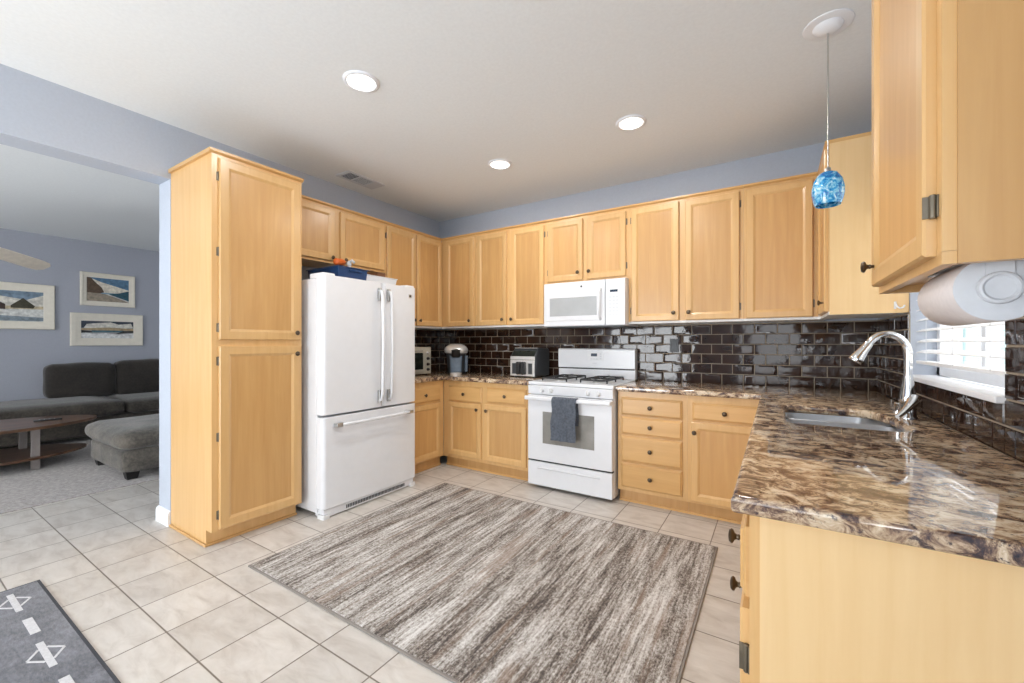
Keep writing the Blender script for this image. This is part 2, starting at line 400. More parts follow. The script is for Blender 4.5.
# tile backsplash on the walls, every tile a pillowed raised face
TP, TL, G = 0.0818, 0.155, 0.0045
def tile_field(u0, u1, z0, z1, put, bm, phase=0.0):
    row = 0; z = 0.914
    while z < z1 - 0.004:
        zz0, zz1 = max(z + (G / 2 if row else -.006), z0 - .008), min(z + TP - G / 2, z1)
        u = -0.3 + (TL / 2 if row % 2 else 0) + phase
        while u < u1:
            a0, a1 = max(u + G / 2, u0), min(u + TL - G / 2, u1)
            if a1 - a0 > 0.008 and zz1 - zz0 > 0.008:
                rnd = random.Random(int(round(u * 1000)) * 977 + row * 31 + len(bm.verts))
                tx, tz = rnd.uniform(-.010, .010), rnd.uniform(-.010, .010)
                e = 0.0028; d = 0.0042
                cu, cz = (a0 + a1) / 2, (zz0 + zz1) / 2
                def P(a, zc, h): return put(a, zc, h + ((a - cu) * tx + (zc - cz) * tz if h > 0.001 else 0))
                o = [bm.verts.new(P(a, c, 0)) for a, c in ((a0, zz0), (a1, zz0), (a1, zz1), (a0, zz1))]
                i1 = [bm.verts.new(P(a, c, d)) for a, c in ((a0 + e, zz0 + e), (a1 - e, zz0 + e), (a1 - e, zz1 - e), (a0 + e, zz1 - e))]
                e2 = min(0.016, (a1 - a0) * .3, (zz1 - zz0) * .3)
                i2 = [bm.verts.new(P(a, c, d + 0.0006)) for a, c in ((a0 + e2, zz0 + e2), (a1 - e2, zz0 + e2), (a1 - e2, zz1 - e2), (a0 + e2, zz1 - e2))]
                for A_, B_ in ((o, i1), (i1, i2)):
                    for k in range(4): bm.faces.new((A_[k], A_[(k + 1) % 4], B_[(k + 1) % 4], B_[k]))
                bm.faces.new(i2)
            u += TL
        z += TP; row += 1
TZ = 1.411
def backsplash(parent, rects, put, grout):
    b = B(); b.mi = 0
    for (u0, u1, z0, z1) in rects: tile_field(u0, u1, z0, z1, put, b.bm)
    for f in b.bm.faces: f.material_index = 0
    b.mi = 1
    for g in grout: b.box(*g)
    return obj('tile_backsplash', b, [M['glaze'], M['grout']], parent, angle=50)
backsplash(BACK, [(0.0, W, 0.914, TZ)], lambda u, z, h: (u, -0.0052 - h, z), [(0, W, -0.006, 0, 0.90, TZ)])
backsplash(LEFT, [(0.0, 1.2, 0.914, TZ)], lambda u, z, h: (0.0052 + h, -u, z), [(0, 0.006, -1.2, -0.006, 0.90, TZ)])
backsplash(RIGHT, [(0.0, -WY1, 0.914, TZ), (-WY1, -WY0, 0.914, WZ0 - 0.022), (-WY0, 2.85, 0.914, TZ)], lambda u, z, h: (W - 0.0052 - h, -u, z),
           [(W - 0.006, W, WY1, -0.006, 0.90, TZ), (W - 0.006, W, WY0, WY1, 0.90, WZ0 - 0.022), (W - 0.006, W, -2.85, WY0, 0.90, TZ)])

# kitchen window: sill, frame, sash bar, panes
b = B(); b.box(W - 0.03, W + 0.10, WY0 - 0.0, WY1, WZ0 - 0.022, WZ0)
win = struct('window_1', B().box(W + 0.10, W + 0.15, WY0, WY1, WZ0, WZ0 + 0.045).box(W + 0.10, W + 0.15, WY0, WY1, WZ1 - 0.045, WZ1).box(W + 0.10, W + 0.15, WY0, WY0 + 0.045, WZ0, WZ1).box(W + 0.10, W + 0.15, WY1 - 0.045, WY1, WZ0, WZ1).box(W + 0.105, W + 0.145, -1.425, -1.38, WZ0, WZ1), M['white_trim'], 'white framed kitchen window over the sink', bev=0.003)
obj('window_sill', b, M['white_trim'], win, bev=0.004)
obj('window_pane', B().box(W + 0.122, W + 0.127, WY0 + 0.045, -1.425, WZ0 + 0.045, WZ1 - 0.045), M['pane'], win, smooth=False)
obj('window_pane', B().box(W + 0.122, W + 0.127, -1.38, WY1 - 0.045, WZ0 + 0.045, WZ1 - 0.045), M['pane'], win, smooth=False)
# dining and living windows added to admit light, and patio door, behind camera
def framed(name, x0, x1, y0, y1, z0, z1, bars, along):
    b = B(); t = 0.05
    if along == 'x':
        for a in bars: b.box(a - t / 2, a + t / 2, y0, y1, z0, z1)
        b.box(x0, x1, y0, y1, z0, z0 + t).box(x0, x1, y0, y1, z1 - t, z1)
        pane = B().box(x0, x1, (y0 + y1) / 2 - .003, (y0 + y1) / 2 + .003, z0, z1)
    else:
        for a in bars: b.box(x0, x1, a - t / 2, a + t / 2, z0, z1)
        b.box(x0, x1, y0, y1, z0, z0 + t).box(x0, x1, y0, y1, z1 - t, z1)
        pane = B().box((x0 + x1) / 2 - .003, (x0 + x1) / 2 + .003, y0, y1, z0, z1)
    o = struct(name, b, M['white_trim'], smooth=False); obj('window_pane', pane, M['pane'], o, smooth=False)
framed('door_1', PX0, PX1, FY0 - .1, FY0 - .05, 0.0, PZ, (PX0 + .025, (PX0 + PX1) / 2, PX1 - .025), 'x')
framed('window_2', LX0, LX1, FY0 - .1, FY0 - .05, LZ0, LZ1, (LX0 + .025, (LX0 + LX1) / 2, LX1 - .025), 'x')
framed('window_4', QX0, QX1, FY0 - .1, FY0 - .05, QZ0, QZ1, (QX0 + .025, QX1 - .025), 'x')
framed('window_3', W + .08, W + .13, DY0, DY1, DZ0, DZ1, (DY0 + .025, DY1 - .025), 'y')

# ------------------------------------------------------------------ outside the kitchen window
struct('ground_outside', B().box(W + .15, 14, -12, 18, -0.2, -0.12), M['patio'], smooth=False)
hs = thing('neighbor_house', 'pale stucco house seen through the slats of the kitchen window', 'house', (6.0, 0, -0.12))
obj('house_wall', B().box(0, 0.3, -9, 16, 0, 2.75), M['stucco'], hs, smooth=False)
def frame_bars(y0, y1, z0, z1, t, ys):
    b = B().box(-0.05, 0, y0, y1, z0, z0 + t).box(-0.05, 0, y0, y1, z1 - t, z1)
    for y in ys: b.box(-0.05, 0, y - t / 2, y + t / 2, z0 + t, z1 - t)
    return b
hw = obj('house_window', frame_bars(3.85, 5.60, .75, 2.3, .09, (3.895, 4.72, 5.555)), M['white_trim'], hs, smooth=False)
for y0, y1 in ((3.94, 4.675), (4.765, 5.51)): obj('house_window_pane', B().box(-0.02, -0.005, y0, y1, 0.84, 2.21), M['pane_green'], hw, smooth=False)

# ------------------------------------------------------------------ cabinet kit (local: x along the wall, -y to the room)
KNOB = [(0.0045, 0), (0.0045, 0.006), (0.007, 0.009), (0.0055, 0.013), (0.008, 0.017), (0.0150, 0.020), (0.0165, 0.024), (0.013, 0.0285), (0.004, 0.030)]
def add_knob(parent, x, y, z, s=1.0):
    return obj('knob', B().lathe([(r * s, h * s) for r, h in KNOB], (x, y, z), '-y', 16), M['bronze'], parent, angle=50)
def add_hinge(parent, x, y, z, side):
    b = B().box(min(x, x + side * .010), max(x, x + side * .010), y - .003, y, z - .026, z + .026)
    b.lathe([(0.004, -0.028), (0.0045, -0.026), (0.0045, 0.026), (0.004, 0.028)], (x, y - 0.004, z), 'z', 10)
    return obj('hinge', b, M['hinge'], parent)
def rect(x0, x1, z0, z1, i, y): return [(x0 + i, y, z0 + i), (x1 - i, y, z0 + i), (x1 - i, y, z1 - i), (x0 + i, y, z1 - i)]
def add_door(parent, x0, x1, z0, z1, yf, knob=None, hinge=None, fw=0.05, hz=None, arch=False):
    """yf: plane of the face frame; knob: (x, z); hinge: -1 left / 1 right"""
    t = 0.02
    L = [rect(x0, x1, z0, z1, 0, yf), rect(x0, x1, z0, z1, 0, yf - t + .005), rect(x0, x1, z0, z1, .0045, yf - t), rect(x0, x1, z0, z1, fw - .008, yf - t), rect(x0, x1, z0, z1, fw - .002, yf - t + .003), rect(x0, x1, z0, z1, fw + .008, yf - t + .009), rect(x0, x1, z0, z1, fw + .008, yf)]
    d = obj('door', B().loops(L, False, False), M['frame'], parent, angle=20)
    i = fw + .007
    obj('door_panel', B().box(x0 + i, x1 - i, yf - t + .0095, yf - .002, z0 + i, z1 - i), M['panel'], d, smooth=False)
    if knob: add_knob(d, knob[0], yf - t, knob[1])
    if hinge:
        x = x1 + .001 if hinge > 0 else x0 - .001
        for z in (hz or (z0 + 0.09, z1 - 0.09)): add_hinge(d, x, yf - .0005, z, hinge)
    return d
def add_drawer(parent, x0, x1, z0, z1, yf, knob=True):
    t = 0.02
    L = [rect(x0, x1, z0, z1, 0, yf), rect(x0, x1, z0, z1, 0, yf - .008), rect(x0, x1, z0, z1, .004, yf - .012), rect(x0, x1, z0, z1, .010, yf - .0145), rect(x0, x1, z0, z1, .014, yf - t)]
    d = obj('drawer', B().loops(L), M['drawer'], parent, angle=20)
    if knob: add_knob(d, (x0 + x1) / 2, yf - t, (z0 + z1) / 2)
    return d

UZ0, UZ1, UD = 1.414, 2.402, 0.305
CABS = {}
def upper(label, loc, rotz, w, z0, doors, endpanels=(), crown=True, z1=UZ1, under=None, UD=UD):
    t = thing('wall_cabinet', label, 'cabinet', (loc[0], loc[1], z0), rotz, 'wall cabinets')
    h = z1 - z0
    b = B().box(0.0005, w - 0.0005, -UD, -0.001, 0.024 if under else 0.018, h)
    obj('carcass', b, M['frame'], t, smooth=False)
    if under:
        obj('bottom_rail', B().box(0.0005, w - 0.0005, -UD, -UD + 0.02, 0, 0.0235).box(0.0005, 0.018, -UD + .02, -0.001, 0, 0.0235).box(w - 0.018, w - 0.0005, -UD + .02, -0.001, 0, 0.0235), M['frame'], t, smooth=False)
        obj('underside', B().box(0.0185, w - 0.0185, -UD + .0205, -0.002, 0.020, 0.0235), under, t, smooth=False)
    else: obj('underside', B().box(0.0005, w - 0.0005, -UD, -0.002, 0.0, 0.0175), M['melamine'] if z0 < 1.5 else M['frame'], t, smooth=False)
    if crown:
        obj('crown_moulding', B().prism([(-0.002, h), (-UD - .004, h), (-UD - .016, h + .010), (-UD - .016, h + .022), (-0.002, h + .022)], 'x', 0.0005, w - 0.0005), M['drawer'], t, smooth=False)
    for dd in doors:
        add_door(t, dd[0], dd[1], (dd[4] if len(dd) > 4 else 0.02), h - 0.022, -UD, knob=dd[2], hinge=dd[3])
    return t

P90, M90 = math.pi / 2, -math.pi / 2
# left wall: above the refrigerator, then the tall pair into the corner
upper('short maple wall cabinet with two doors above the white refrigerator', (0.0, -2.095, 0), P90, 0.988, 1.925,
      [(0.02, 0.438, (0.405, 0.045), -1), (0.492, 0.969, (0.529, 0.045), 1)])
upper('tall narrow maple wall cabinet between the refrigerator top and room corner', (0.0, -1.107, 0), P90, 0.80, UZ0,
      [(0.013, 0.396, (0.36, 0.075), -1), (0.408, 0.794, (0.441, 0.075), 1)])
# back wall
upper('single-door maple wall cabinet in the corner above the coffee maker', (0.307, -0.0, 0), 0, 0.486, UZ0, [(0.079, 0.463, (0.419, 0.075), -1)])
upper('two-door tall maple wall cabinet between coffee maker and microwave', (0.793, 0, 0), 0, 0.847, UZ0,
      [(0.023, 0.396, (0.353, 0.075), -1), (0.450, 0.821, (0.463, 0.075), 1)])
upper('short two-door maple wall cabinet directly above the microwave', (1.640, 0, 0), 0, 0.785, 1.806, [(0.017, 0.370, (0.330, 0.086), -1), (0.415, 0.764, (0.437, 0.086), 1)])
upper('two-door tall maple wall cabinet just past the microwave, above drawers', (2.425, 0, 0), 0, 0.859, UZ0,
      [(0.026, 0.408, (0.370, 0.08), -1), (0.455, 0.833, (0.484, 0.08), 1)])
upper('wide single-door maple wall cabinet without a knob, behind the pendant light', (3.284, 0, 0), 0, 0.499, UZ0, [(0.019, 0.419, None, 1)])
# right wall
t = upper('maple wall cabinet with plain end panel and white hook beside the window', (W, -0.31, 0), M90, 0.520, UZ0, [(0.06, 0.505, (0.462, 0.075), -1)], UD=W - 3.745)
obj('end_panel', B().box(0.5200, 0.5230, -(W - 3.745) + .004, -0.002, 0.0, UZ1 - UZ0), M['veneer_lit'], t, smooth=False)
UD = W - 3.745
t = upper('nearest maple wall cabinet with plain end panel, above the paper towels', (W, -2.219, 0), M90, 0.556, 1.395,
      [(0.018, 0.60 - 0.003, None, 0)] and [(0.020, 0.528, (0.062, 0.075), None)], under=M['panel'], UD=UD)
d = [c for c in t.children if c.name.startswith('door')][0]
for z in (0.113, 0.90):
    bb = B().box(0.5285, 0.5425, -UD - .003, -UD, z - .021, z + .021).box(0.5285, 0.5315, -UD - .021, -UD, z - .021, z + .021)
    bb.lathe([(0.004, -.023), (.0055, -.021), (.0055, .021), (.004, .023)], (0.534, -UD - .007, z), 'z', 12)
    obj('hinge', bb, M['hinge'], d, bev=.001)
obj('end_panel', B().box(0.5565, 0.5600, -UD + .02, -0.001, 0.0, UZ1 - 1.395), M['panel'], t, smooth=False)

# white hook on the end panel
hk = obj('wall_hook', B().box(4.027, 4.037, -0.8375, -0.8335, 1.435, 1.475).tube([(4.032, -0.8365, 1.470), (4.037, -0.846, 1.448), (4.047, -0.862, 1.436), (4.058, -0.868, 1.440), (4.064, -0.870, 1.452)], 0.0042), M['white_plastic'], bev=0.001)
tag(hk, 'small white plastic hook on the end panel beside the window', 'hook')

# pantry
PD = 0.605
pt = thing('pantry_cabinet', 'tall maple pantry cabinet with two stacked doors beside the refrigerator', 'cabinet', (0.0, -2.688, 0), P90)
pw = 0.566; ph = 2.405
obj('carcass', B().box(0, pw, -PD, -0.001, 0.10, ph).box(0, pw, -PD + .075, -0.001, 0.0, 0.10), M['frame'], pt, smooth=False)
obj('side_panel', B().box(-0.004, -0.0005, -PD + .045, -0.001, 0.0, ph - .0), M['panel'], pt, smooth=False) if False else None
obj('crown_moulding', B().prism([(-0.004, ph), (-PD - .004, ph), (-PD - .018, ph + .010), (-PD - .018, ph + .024), (-0.004, ph + .024)], 'x', -0.016, pw + 0.006), M['drawer'], pt, smooth=False)
obj('toe_moulding', B().box(-0.012, pw + .004, -PD + .062, -PD + .0745, 0, 0.018).box(-0.012, -0.0005, -PD + .0745, -0.002, 0, 0.018), M['drawer'], pt, bev=0.004)
add_door(pt, 0.036, pw - 0.016, 1.272, ph - .022, -PD, (0.512, 1.322), -1, fw=0.058, hz=(1.345, 1.81, 2.27))
add_door(pt, 0.036, pw - 0.016, 0.112, 1.232, -PD, (0.512, 1.176), -1, fw=0.058, hz=(0.20, 0.675, 1.14))

# base cabinets
BD, BH = 0.605, 0.872
def base(label, loc, rotz, w, hollow=False):
    t = thing('base_cabinet', label, 'cabinet', (loc[0], loc[1], 0), rotz, 'base cabinets')
    if hollow:
        b = B().box(0.0005, w - .0005, -BD, -BD + .02, 0.10, BH).box(0.0005, w - .0005, -.012, -.002, 0.118, BH).box(0.0005, w - .0005, -BD + .02, -.002, 0.10, 0.118)
        b.box(0.0005, .018, -BD + .02, -.012, .118, BH).box(w - .018, w - .0005, -BD + .02, -.012, .118, BH)
    else: b = B().box(0.0005, w - .0005, -BD, -0.002, 0.10, BH)
    obj('carcass', b, M['frame'], t, smooth=False)
    obj('toe_kick', B().box(0.0005, w - .0005, -BD + .05, -0.002, 0.0, 0.0995), M['panel'], t, smooth=False)
    obj('toe_moulding', B().box(0.0005, w - .0005, -BD + .038, -BD + .0495, 0, 0.016), M['drawer'], t, smooth=False)
    return t
t = base('maple base cabinet in the corner under the toaster oven', (0.008, -1.17, 0), P90, 0.555)
add_drawer(t, 0.03, 0.495, 0.672, 0.822, -BD); add_door(t, 0.03, 0.498, 0.118, 0.652, -BD, (0.075, 0.605), 1)
t = base('two-door maple base cabinet under the coffee maker, left of the stove', (0.615, -0.008, 0), 0, 1.035)
add_drawer(t, 0.073, 0.490, 0.672, 0.826, -BD); add_drawer(t, 0.547, 0.985, 0.686, 0.830, -BD)
add_door(t, 0.073, 0.482, 0.132, 0.662, -BD, (0.442, 0.608), None); add_door(t, 0.519, 0.985, 0.132, 0.668, -BD, (0.556, 0.608), None)
t = base('maple base cabinet of four stacked drawers beside the stove', (2.432, -0.008, 0), 0, 0.513)
for z0, z1 in ((0.692, 0.828), (0.544, 0.680), (0.330, 0.530), (0.128, 0.316)): add_drawer(t, 0.031, 0.481, z0, z1, -BD)
t = base('maple base cabinet with one drawer over one door beside the four-drawer cabinet', (2.945, -0.008, 0), 0, 0.490)
add_drawer(t, 0.035, 0.455, 0.700, 0.824, -BD); add_door(t, 0.028, 0.455, 0.118, 0.684, -BD, (0.052, 0.612), 1)
RB = W - 0.048
t = base('long maple sink base cabinet under the window and faucet', (RB, -0.64, 0), M90, 1.38, True)
add_drawer(t, 0.10, 0.70, 0.700, 0.824, -BD, False); add_drawer(t, 0.74, 1.35, 0.700, 0.824, -BD, False)
add_door(t, 0.10, 0.70, 0.118, 0.684, -BD, (0.66, 0.62), None); add_door(t, 0.74, 1.35, 0.118, 0.684, -BD, (0.78, 0.62), None)
t = base('nearest maple base cabinet with a wide plain end panel under the granite', (RB, -2.021, 0), M90, 0.752)
add_drawer(t, 0.03, 0.735, 0.672, 0.832, -BD, False)
dr = [c for c in t.children if c.name.startswith('drawer')][0]
add_knob(dr, 0.622, -BD - .02, 0.757, 1.1)
dd = add_door(t, 0.03, 0.735, 0.115, 0.645, -BD, None, None)
add_knob(dd, 0.575, -BD - .02, 0.612, 1.1)
for z in (0.20, 0.535):
    bb = B().box(0.7355, 0.7485, -BD - .003, -BD, z - .03, z + .03).box(0.7355, 0.7385, -BD - .021, -BD, z - .03, z + .03)
    bb.lathe([(0.004, -.032), (.0055, -.03), (.0055, .03), (.004, .032)], (0.741, -BD - .007, z), 'z', 12)
    obj('hinge', bb, M['hinge'], dd)
obj('end_panel', B().box(0.7525, 0.7560, -BD + .02, -0.002, 0.0, BH), M['veneer_lit'], t, smooth=False)

# ------------------------------------------------------------------ granite worktops
def slab(outer, holes, z0, z1, bev):
    cu = bpy.data.curves.new('slab', 'CURVE'); cu.dimensions = '2D'; cu.fill_mode = 'BOTH'
    for poly in [outer] + holes:
        sp = cu.splines.new('POLY'); sp.points.add(len(poly) - 1)
        for p, q in zip(sp.points, poly): p.co = (q[0], q[1], 0, 1)
        sp.use_cyclic_u = True
    cu.extrude = (z1 - z0) / 2 - bev; cu.bevel_depth = bev; cu.bevel_resolution = 3
    o = bpy.data.objects.new('slab', cu); COL.objects.link(o)
    dg = bpy.context.evaluated_depsgraph_get(); dg.update()
    me = bpy.data.meshes.new_from_object(o.evaluated_get(dg)); bpy.data.objects.remove(o); bpy.data.curves.remove(cu)
    bm = bmesh.new(); bm.from_mesh(me); bpy.data.meshes.remove(me)
    bmesh.ops.remove_doubles(bm, verts=bm.verts, dist=1e-5)
    bmesh.ops.translate(bm, verts=bm.verts, vec=(0, 0, (z0 + z1) / 2))
    return bm
CZ0, CZ1, bv = 0.874, 0.914, 0.012
g = 0.0100
o = obj('countertop', slab([(g + bv, -g - bv), (g + bv, -1.168 + bv), (0.648 - bv, -1.168 + bv), (0.648 - bv, -0.648 + bv), (1.652 - bv, -0.648 + bv), (1.652 - bv, -g - bv)], [], CZ0, CZ1, bv), M['granite'], angle=40)
tag(o, 'brown granite worktop under coffee maker and air fryer, left of the stove', 'countertop')
def rpoly(pts, r, n=5):
    out = []; N = len(pts)
    for i in range(N):
        p = Vector(pts[i]); a = (Vector(pts[i - 1]) - p).normalized(); c = (Vector(pts[(i + 1) % N]) - p).normalized()
        rr = r[i] if isinstance(r, (list, tuple)) else r
        for k in range(n + 1):
            t = k / n; q = (1 - t) ** 2 * (p + a * rr) + 2 * t * (1 - t) * p + t * t * (p + c * rr); out.append((q.x, q.y))
    return out
SX0, SX1, SY0, SY1 = 3.515, 3.945, -1.735, -1.105
hole = rpoly([(SX0, SY0), (SX1, SY0), (SX1, -1.36), (3.885, SY1), (SX0, SY1)], [.07, .10, .10, .12, .07])
CX0 = 3.403
o = obj('countertop', slab([(2.424 + bv, -g - bv), (2.424 + bv, -0.648 + bv), (CX0 - bv + bv * 2, -0.648 + bv), (CX0 + bv, -2.808 + bv), (W - g - bv, -2.808 + bv), (W - g - bv, -g - bv)], [hole], CZ0, CZ1, bv), M['granite'], angle=40)
tag(o, 'brown granite worktop with the sink cut into it, running under the window', 'countertop')

# sink
sk = thing('sink', 'stainless steel double-bowl undermount sink set in the granite below the window', 'sink', (3.73, -1.42, 0.70))
def inset(poly, d):
    c = Vector((sum(p[0] for p in poly) / len(poly), sum(p[1] for p in poly) / len(poly)))
    return [tuple(c + (Vector(p) - c) * (1 - d / max((Vector(p) - c).length, .01))) for p in poly]
def bowl(x0, x1, y0, y1, rim, depth, cut=False):
    pts = [(x0, y0), (x1, y0), (x1, y1), (x0, y1)] if not cut else [(x0, y0), (x1, y0), (x1, y1 - .16), (x1 - .08, y1), (x0, y1)]
    po = rpoly(pts, .06)
    L = [(0, 0), (.006, -depth * .8), (.02, -depth * .95), (.05, -depth)]
    lo = [[(p[0] - 3.73, p[1] + 1.42, rim + z - .70) for p in inset(po, d)] for d, z in L]
    out = [[(p[0] - 3.73, p[1] + 1.42, rim + z - .70 - .004) for p in inset(po, d - .004)] for d, z in L]
    return lo, out
rim = CZ0 - 0.0005
mid = -1.335
for (y0, y1, cut, dp) in ((SY0 - .0, mid - .012, False, .17), (mid + .012, SY1 + .0, True, .17)):
    lo, out = bowl(SX0, SX1, y0, y1, rim - .002, dp, cut)
    b = B(); vs = [[b.bm.verts.new(p) for p in l] for l in lo + out]
    n = len(lo[0]); K = len(lo)
    for k in list(range(K - 1)) + list(range(K, 2 * K - 1)):
        for i in range(n): b.bm.faces.new((vs[k][i], vs[k][(i + 1) % n], vs[k + 1][(i + 1) % n], vs[k + 1][i]))
    for i in range(n): b.bm.faces.new((vs[0][i], vs[K][i], vs[K][(i + 1) % n], vs[0][(i + 1) % n]))
    b.bm.faces.new(vs[K - 1]); b.bm.faces.new(vs[2 * K - 1][::-1])
    bo = obj('bowl', b, M['steel'], sk, angle=40)
    obj('drain', B().lathe([(0.045, 0), (0.045, .003), (0.03, .004), (0.028, .001), (0.005, .001)], (0.0, (y0 + y1) / 2 + 1.42, rim - dp - .70 - .001), 'z', 24), M['chrome'], bo)
obj('divider', B().box(SX0 - 3.73 + .01, SX1 - 3.73 - .01, mid + 1.42 - .0115, mid + 1.42 + .0115, rim - .022 - .70, rim - .006 - .70), M['steel'], sk, bev=.004)

# faucet
fx, fy = 3.988, -1.318
fc = thing('faucet', 'tall chrome gooseneck faucet with a pull-down spray head by the window', 'faucet', (fx, fy, CZ1))
obj('body', B().lathe([(.033, 0), (.033, .006), (.028, .012), (.028, .055), (.032, .070), (.028, .10), (.022, .14), (.0175, .19)], (0, 0, 0), 'z', 24), M['chrome'], fc, angle=50)
pts = [(0, 0, .18), (0, 0, .29)]
for i in range(1, 13):
    a = R(150 * i / 12); pts.append((-.0735 + .0735 * math.cos(a), -.012 * i / 12, .29 + .086 * math.sin(a)))
obj('neck', B().tube(pts, .0155, 14), M['chrome'], fc, angle=60)
e = Vector(pts[-1]); dv = (Vector(pts[-1]) - Vector(pts[-2])).normalized()
obj('spray_head', B().lathe([(.0165, 0), (.0180, .010), (.0190, .035), (.0265, .075), (.0290, .094), (.026, .099), (.002, .100)], e, tuple(dv), 18), M['chrome'], fc, angle=50)
lv = obj('lever', B().tube([(.022, .004, .088), (.014, -.018, .086), (.004, -.042, .074), (-.018, -.072, .050), (-.045, -.105, .028), (-.058, -.120, .018)], [.016, .026, .022, .015, .012, .008], 14), M['chrome'], fc, angle=60)
ag = obj('soap_dispenser', B().lathe([(.020, 0), (.020, .004), (.0165, .006), (.0165, .046), (.013, .050), (.002, .051)], (3.984, -1.155, CZ1), 'z', 20), M['chrome'])
tag(ag, 'short chrome cylinder cap on the granite right behind the faucet base', 'dispenser')

# window blind
bl = thing('window_blind', 'white horizontal slat blind hanging in the kitchen window', 'blind', (W + .045, (WY0 + WY1) / 2, WZ0))
hy = (WY1 - WY0) / 2 - .006
obj('headrail', B().box(-.028, .028, -hy, hy, WZ1 - WZ0 - .055, WZ1 - WZ0 - .001), M['blind'], bl, bev=.003)
b = B(); k = 0; z = 0.125
while z < WZ1 - WZ0 - .07:
    c, s_ = math.cos(R(18)), math.sin(R(18))
    pr = [(-.025 * c, z - .025 * s_), (0, z + .0035), (.025 * c, z + .025 * s_), (.025 * c, z + .025 * s_ - .0028), (0, z + .0007), (-.025 * c, z - .025 * s_ - .0028)]
    b.loops([[(p[0], -hy, p[1]) for p in pr], [(p[0], hy, p[1]) for p in pr]])
    z += .0545
obj('slats', b, M['blind'], bl, angle=50)
obj('bottom_rail', B().box(-.026, .026, -hy, hy, .058, .074), M['blind'], bl, bev=.004)
b = B()
for y in (-.36, 0.0, .36): b.tube([(-.0275, y, .07), (-.0275, y, WZ1 - WZ0 - .05)], .0011, 6)
obj('ladder_cord', b, M['white_plastic'], bl)

# paper towel holder
pw_ = thing('paper_towel_holder', 'white paper towel roll on a holder under the nearest wall cabinet', 'paper towel', (3.832, -2.585, 1.4148))
rz = -.0635
b = B()
ring = 40
roll = [(.018, -.14), (.057, -.14), (.0620, -.134), (.0620, .085), (.054, .095), (.018, .095)]
obj('paper_roll', B().lathe(roll, (0, 0, rz), 'y', ring), M['paper'], pw_, angle=50)
for sgn in (-1, 1):
    bb = B()
    ax = '-y' if sgn < 0 else 'y'
    bb.lathe([(.030, .1415), (.030, .146), (.028, .150), (.024, .151), (.020, .147), (.003, .146)], (0, 0, rz), ax, 28)
    bb.box(-.018, .018, sgn * .1425 if sgn > 0 else -.1465, .1465 if sgn > 0 else -.1425, rz + .02, 0.0)
    bb.lathe([(.058, .1405), (.0605, .1407), (.0605, .1418), (.058, .1424), (.002, .1424)], (0, 0, rz), ax, 36) if sgn < 0 else None
    obj('arm', bb, M['paper_core'], pw_, angle=40, bev=.0015)
obj('mounting_plate', B().box(-.03, .03, -.15, .15, -.004, 0.004), M['paper_core'], pw_, bev=.001)

# black switch plate on the tile
sw = thing('outlet', 'black wall outlet plate on the brown tile beside the stove', 'outlet', (2.738, -0.0102, 1.23))
obj('plate', B().box(-.036, .036, -.006, 0, -.058, .058), M['black_plastic'], sw, bev=.002)
obj('socket', B().box(-.017, .017, -.0085, -.0062, -.034, .034), M['charcoal'], sw, bev=.0015)

# ------------------------------------------------------------------ refrigerator
FY_L, FY_R = -2.085, -1.185
fr = thing('refrigerator', 'white french-door refrigerator with bottom freezer beside the pantry', 'refrigerator', (0.02, (FY_L + FY_R) / 2, 0), P90)
fw = (FY_R - FY_L) / 2
obj('body', B().box(-fw + .004, fw - .004, -.700, 0, .035, 1.715), M['white_enamel'], fr, bev=.006)
yF = -.782
def door_shell(x0, x1, z0, z1, rx=.03):
    # rounded vertical edges, slightly domed front
    pr = [(x0, -.708), (x0, yF + .03)]
    for i in range(1, 7):
        t = R(90 * i / 6); pr.append((x0 + .03 * (1 - math.cos(t)), yF + .03 * (1 - math.sin(t))))
    n = 6
    for i in range(1, n):
        f = i / n; pr.append((x0 + .03 + (x1 - x0 - .06) * f, yF - .006 * math.sin(math.pi * f)))
    for i in range(0, 7):
        t = R(90 - 90 * i / 6); pr.append((x1 - .03 * (1 - math.cos(t)), yF + .03 * (1 - math.sin(t))))
    pr.append((x1, -.708))
    return B().prism(pr, 'z', z0, z1)
def bar_handle(parent, x, z0, z1):
    b = B()
    yo = yF - .052
    pts = [(x, yF - .004, z0 + .015), (x, yo + .012, z0 + .03), (x, yo, z0 + .08), (x, yo - .006, (z0 + z1) / 2), (x, yo, z1 - .08), (x, yo + .012, z1 - .03), (x, yF - .004, z1 - .015)]
    b.tube(pts, .0125, 10)
    h = obj('handle', b, M['white_enamel'], parent, angle=60)
    for z in (z0 + .05, z1 - .05): obj('handle_end', B().box(x - .012, x + .012, yF - .030, yF - .003, z - .05, z + .05), M['nickel'], h, bev=.004)
dl = obj('door', door_shell(-fw, .083 - .002, .738, 1.735), M['white_enamel'], fr, bev=.003)
dr_ = obj('door', door_shell(.083 + .002, fw, .738, 1.735), M['white_enamel'], fr, bev=.003)
bar_handle(dl, .034, .775, 1.69); bar_handle(dr_, .126, .775, 1.69)
fz = obj('freezer_drawer', door_shell(-fw, fw, .072, .722), M['white_enamel'], fr, bev=.003)
b = B(); yo = yF - .045
b.tube([(-.31, yF - .004, .662), (-.315, yo, .662), (-.25, yo - .004, .662), (.25, yo - .004, .662), (.315, yo, .662), (.31, yF - .004, .662)], .0125, 10)
hh = obj('handle', b, M['white_enamel'], fz, angle=60)
for x in (-.335, .335): obj('handle_end', B().box(x - .035, x + .02, yF - .05, yF - .003, .648, .676) if x < 0 else B().box(x - .02, x + .035, yF - .05, yF - .003, .648, .676), M['nickel'], hh, bev=.005)
obj('gasket', B().box(-fw + .01, fw - .01, -.7075, -.7005, .06, 1.72), M['pale_grey'], fr, smooth=False)
b = B().box(-fw + .02, fw - .02, -.765, -.66, .008, .064)
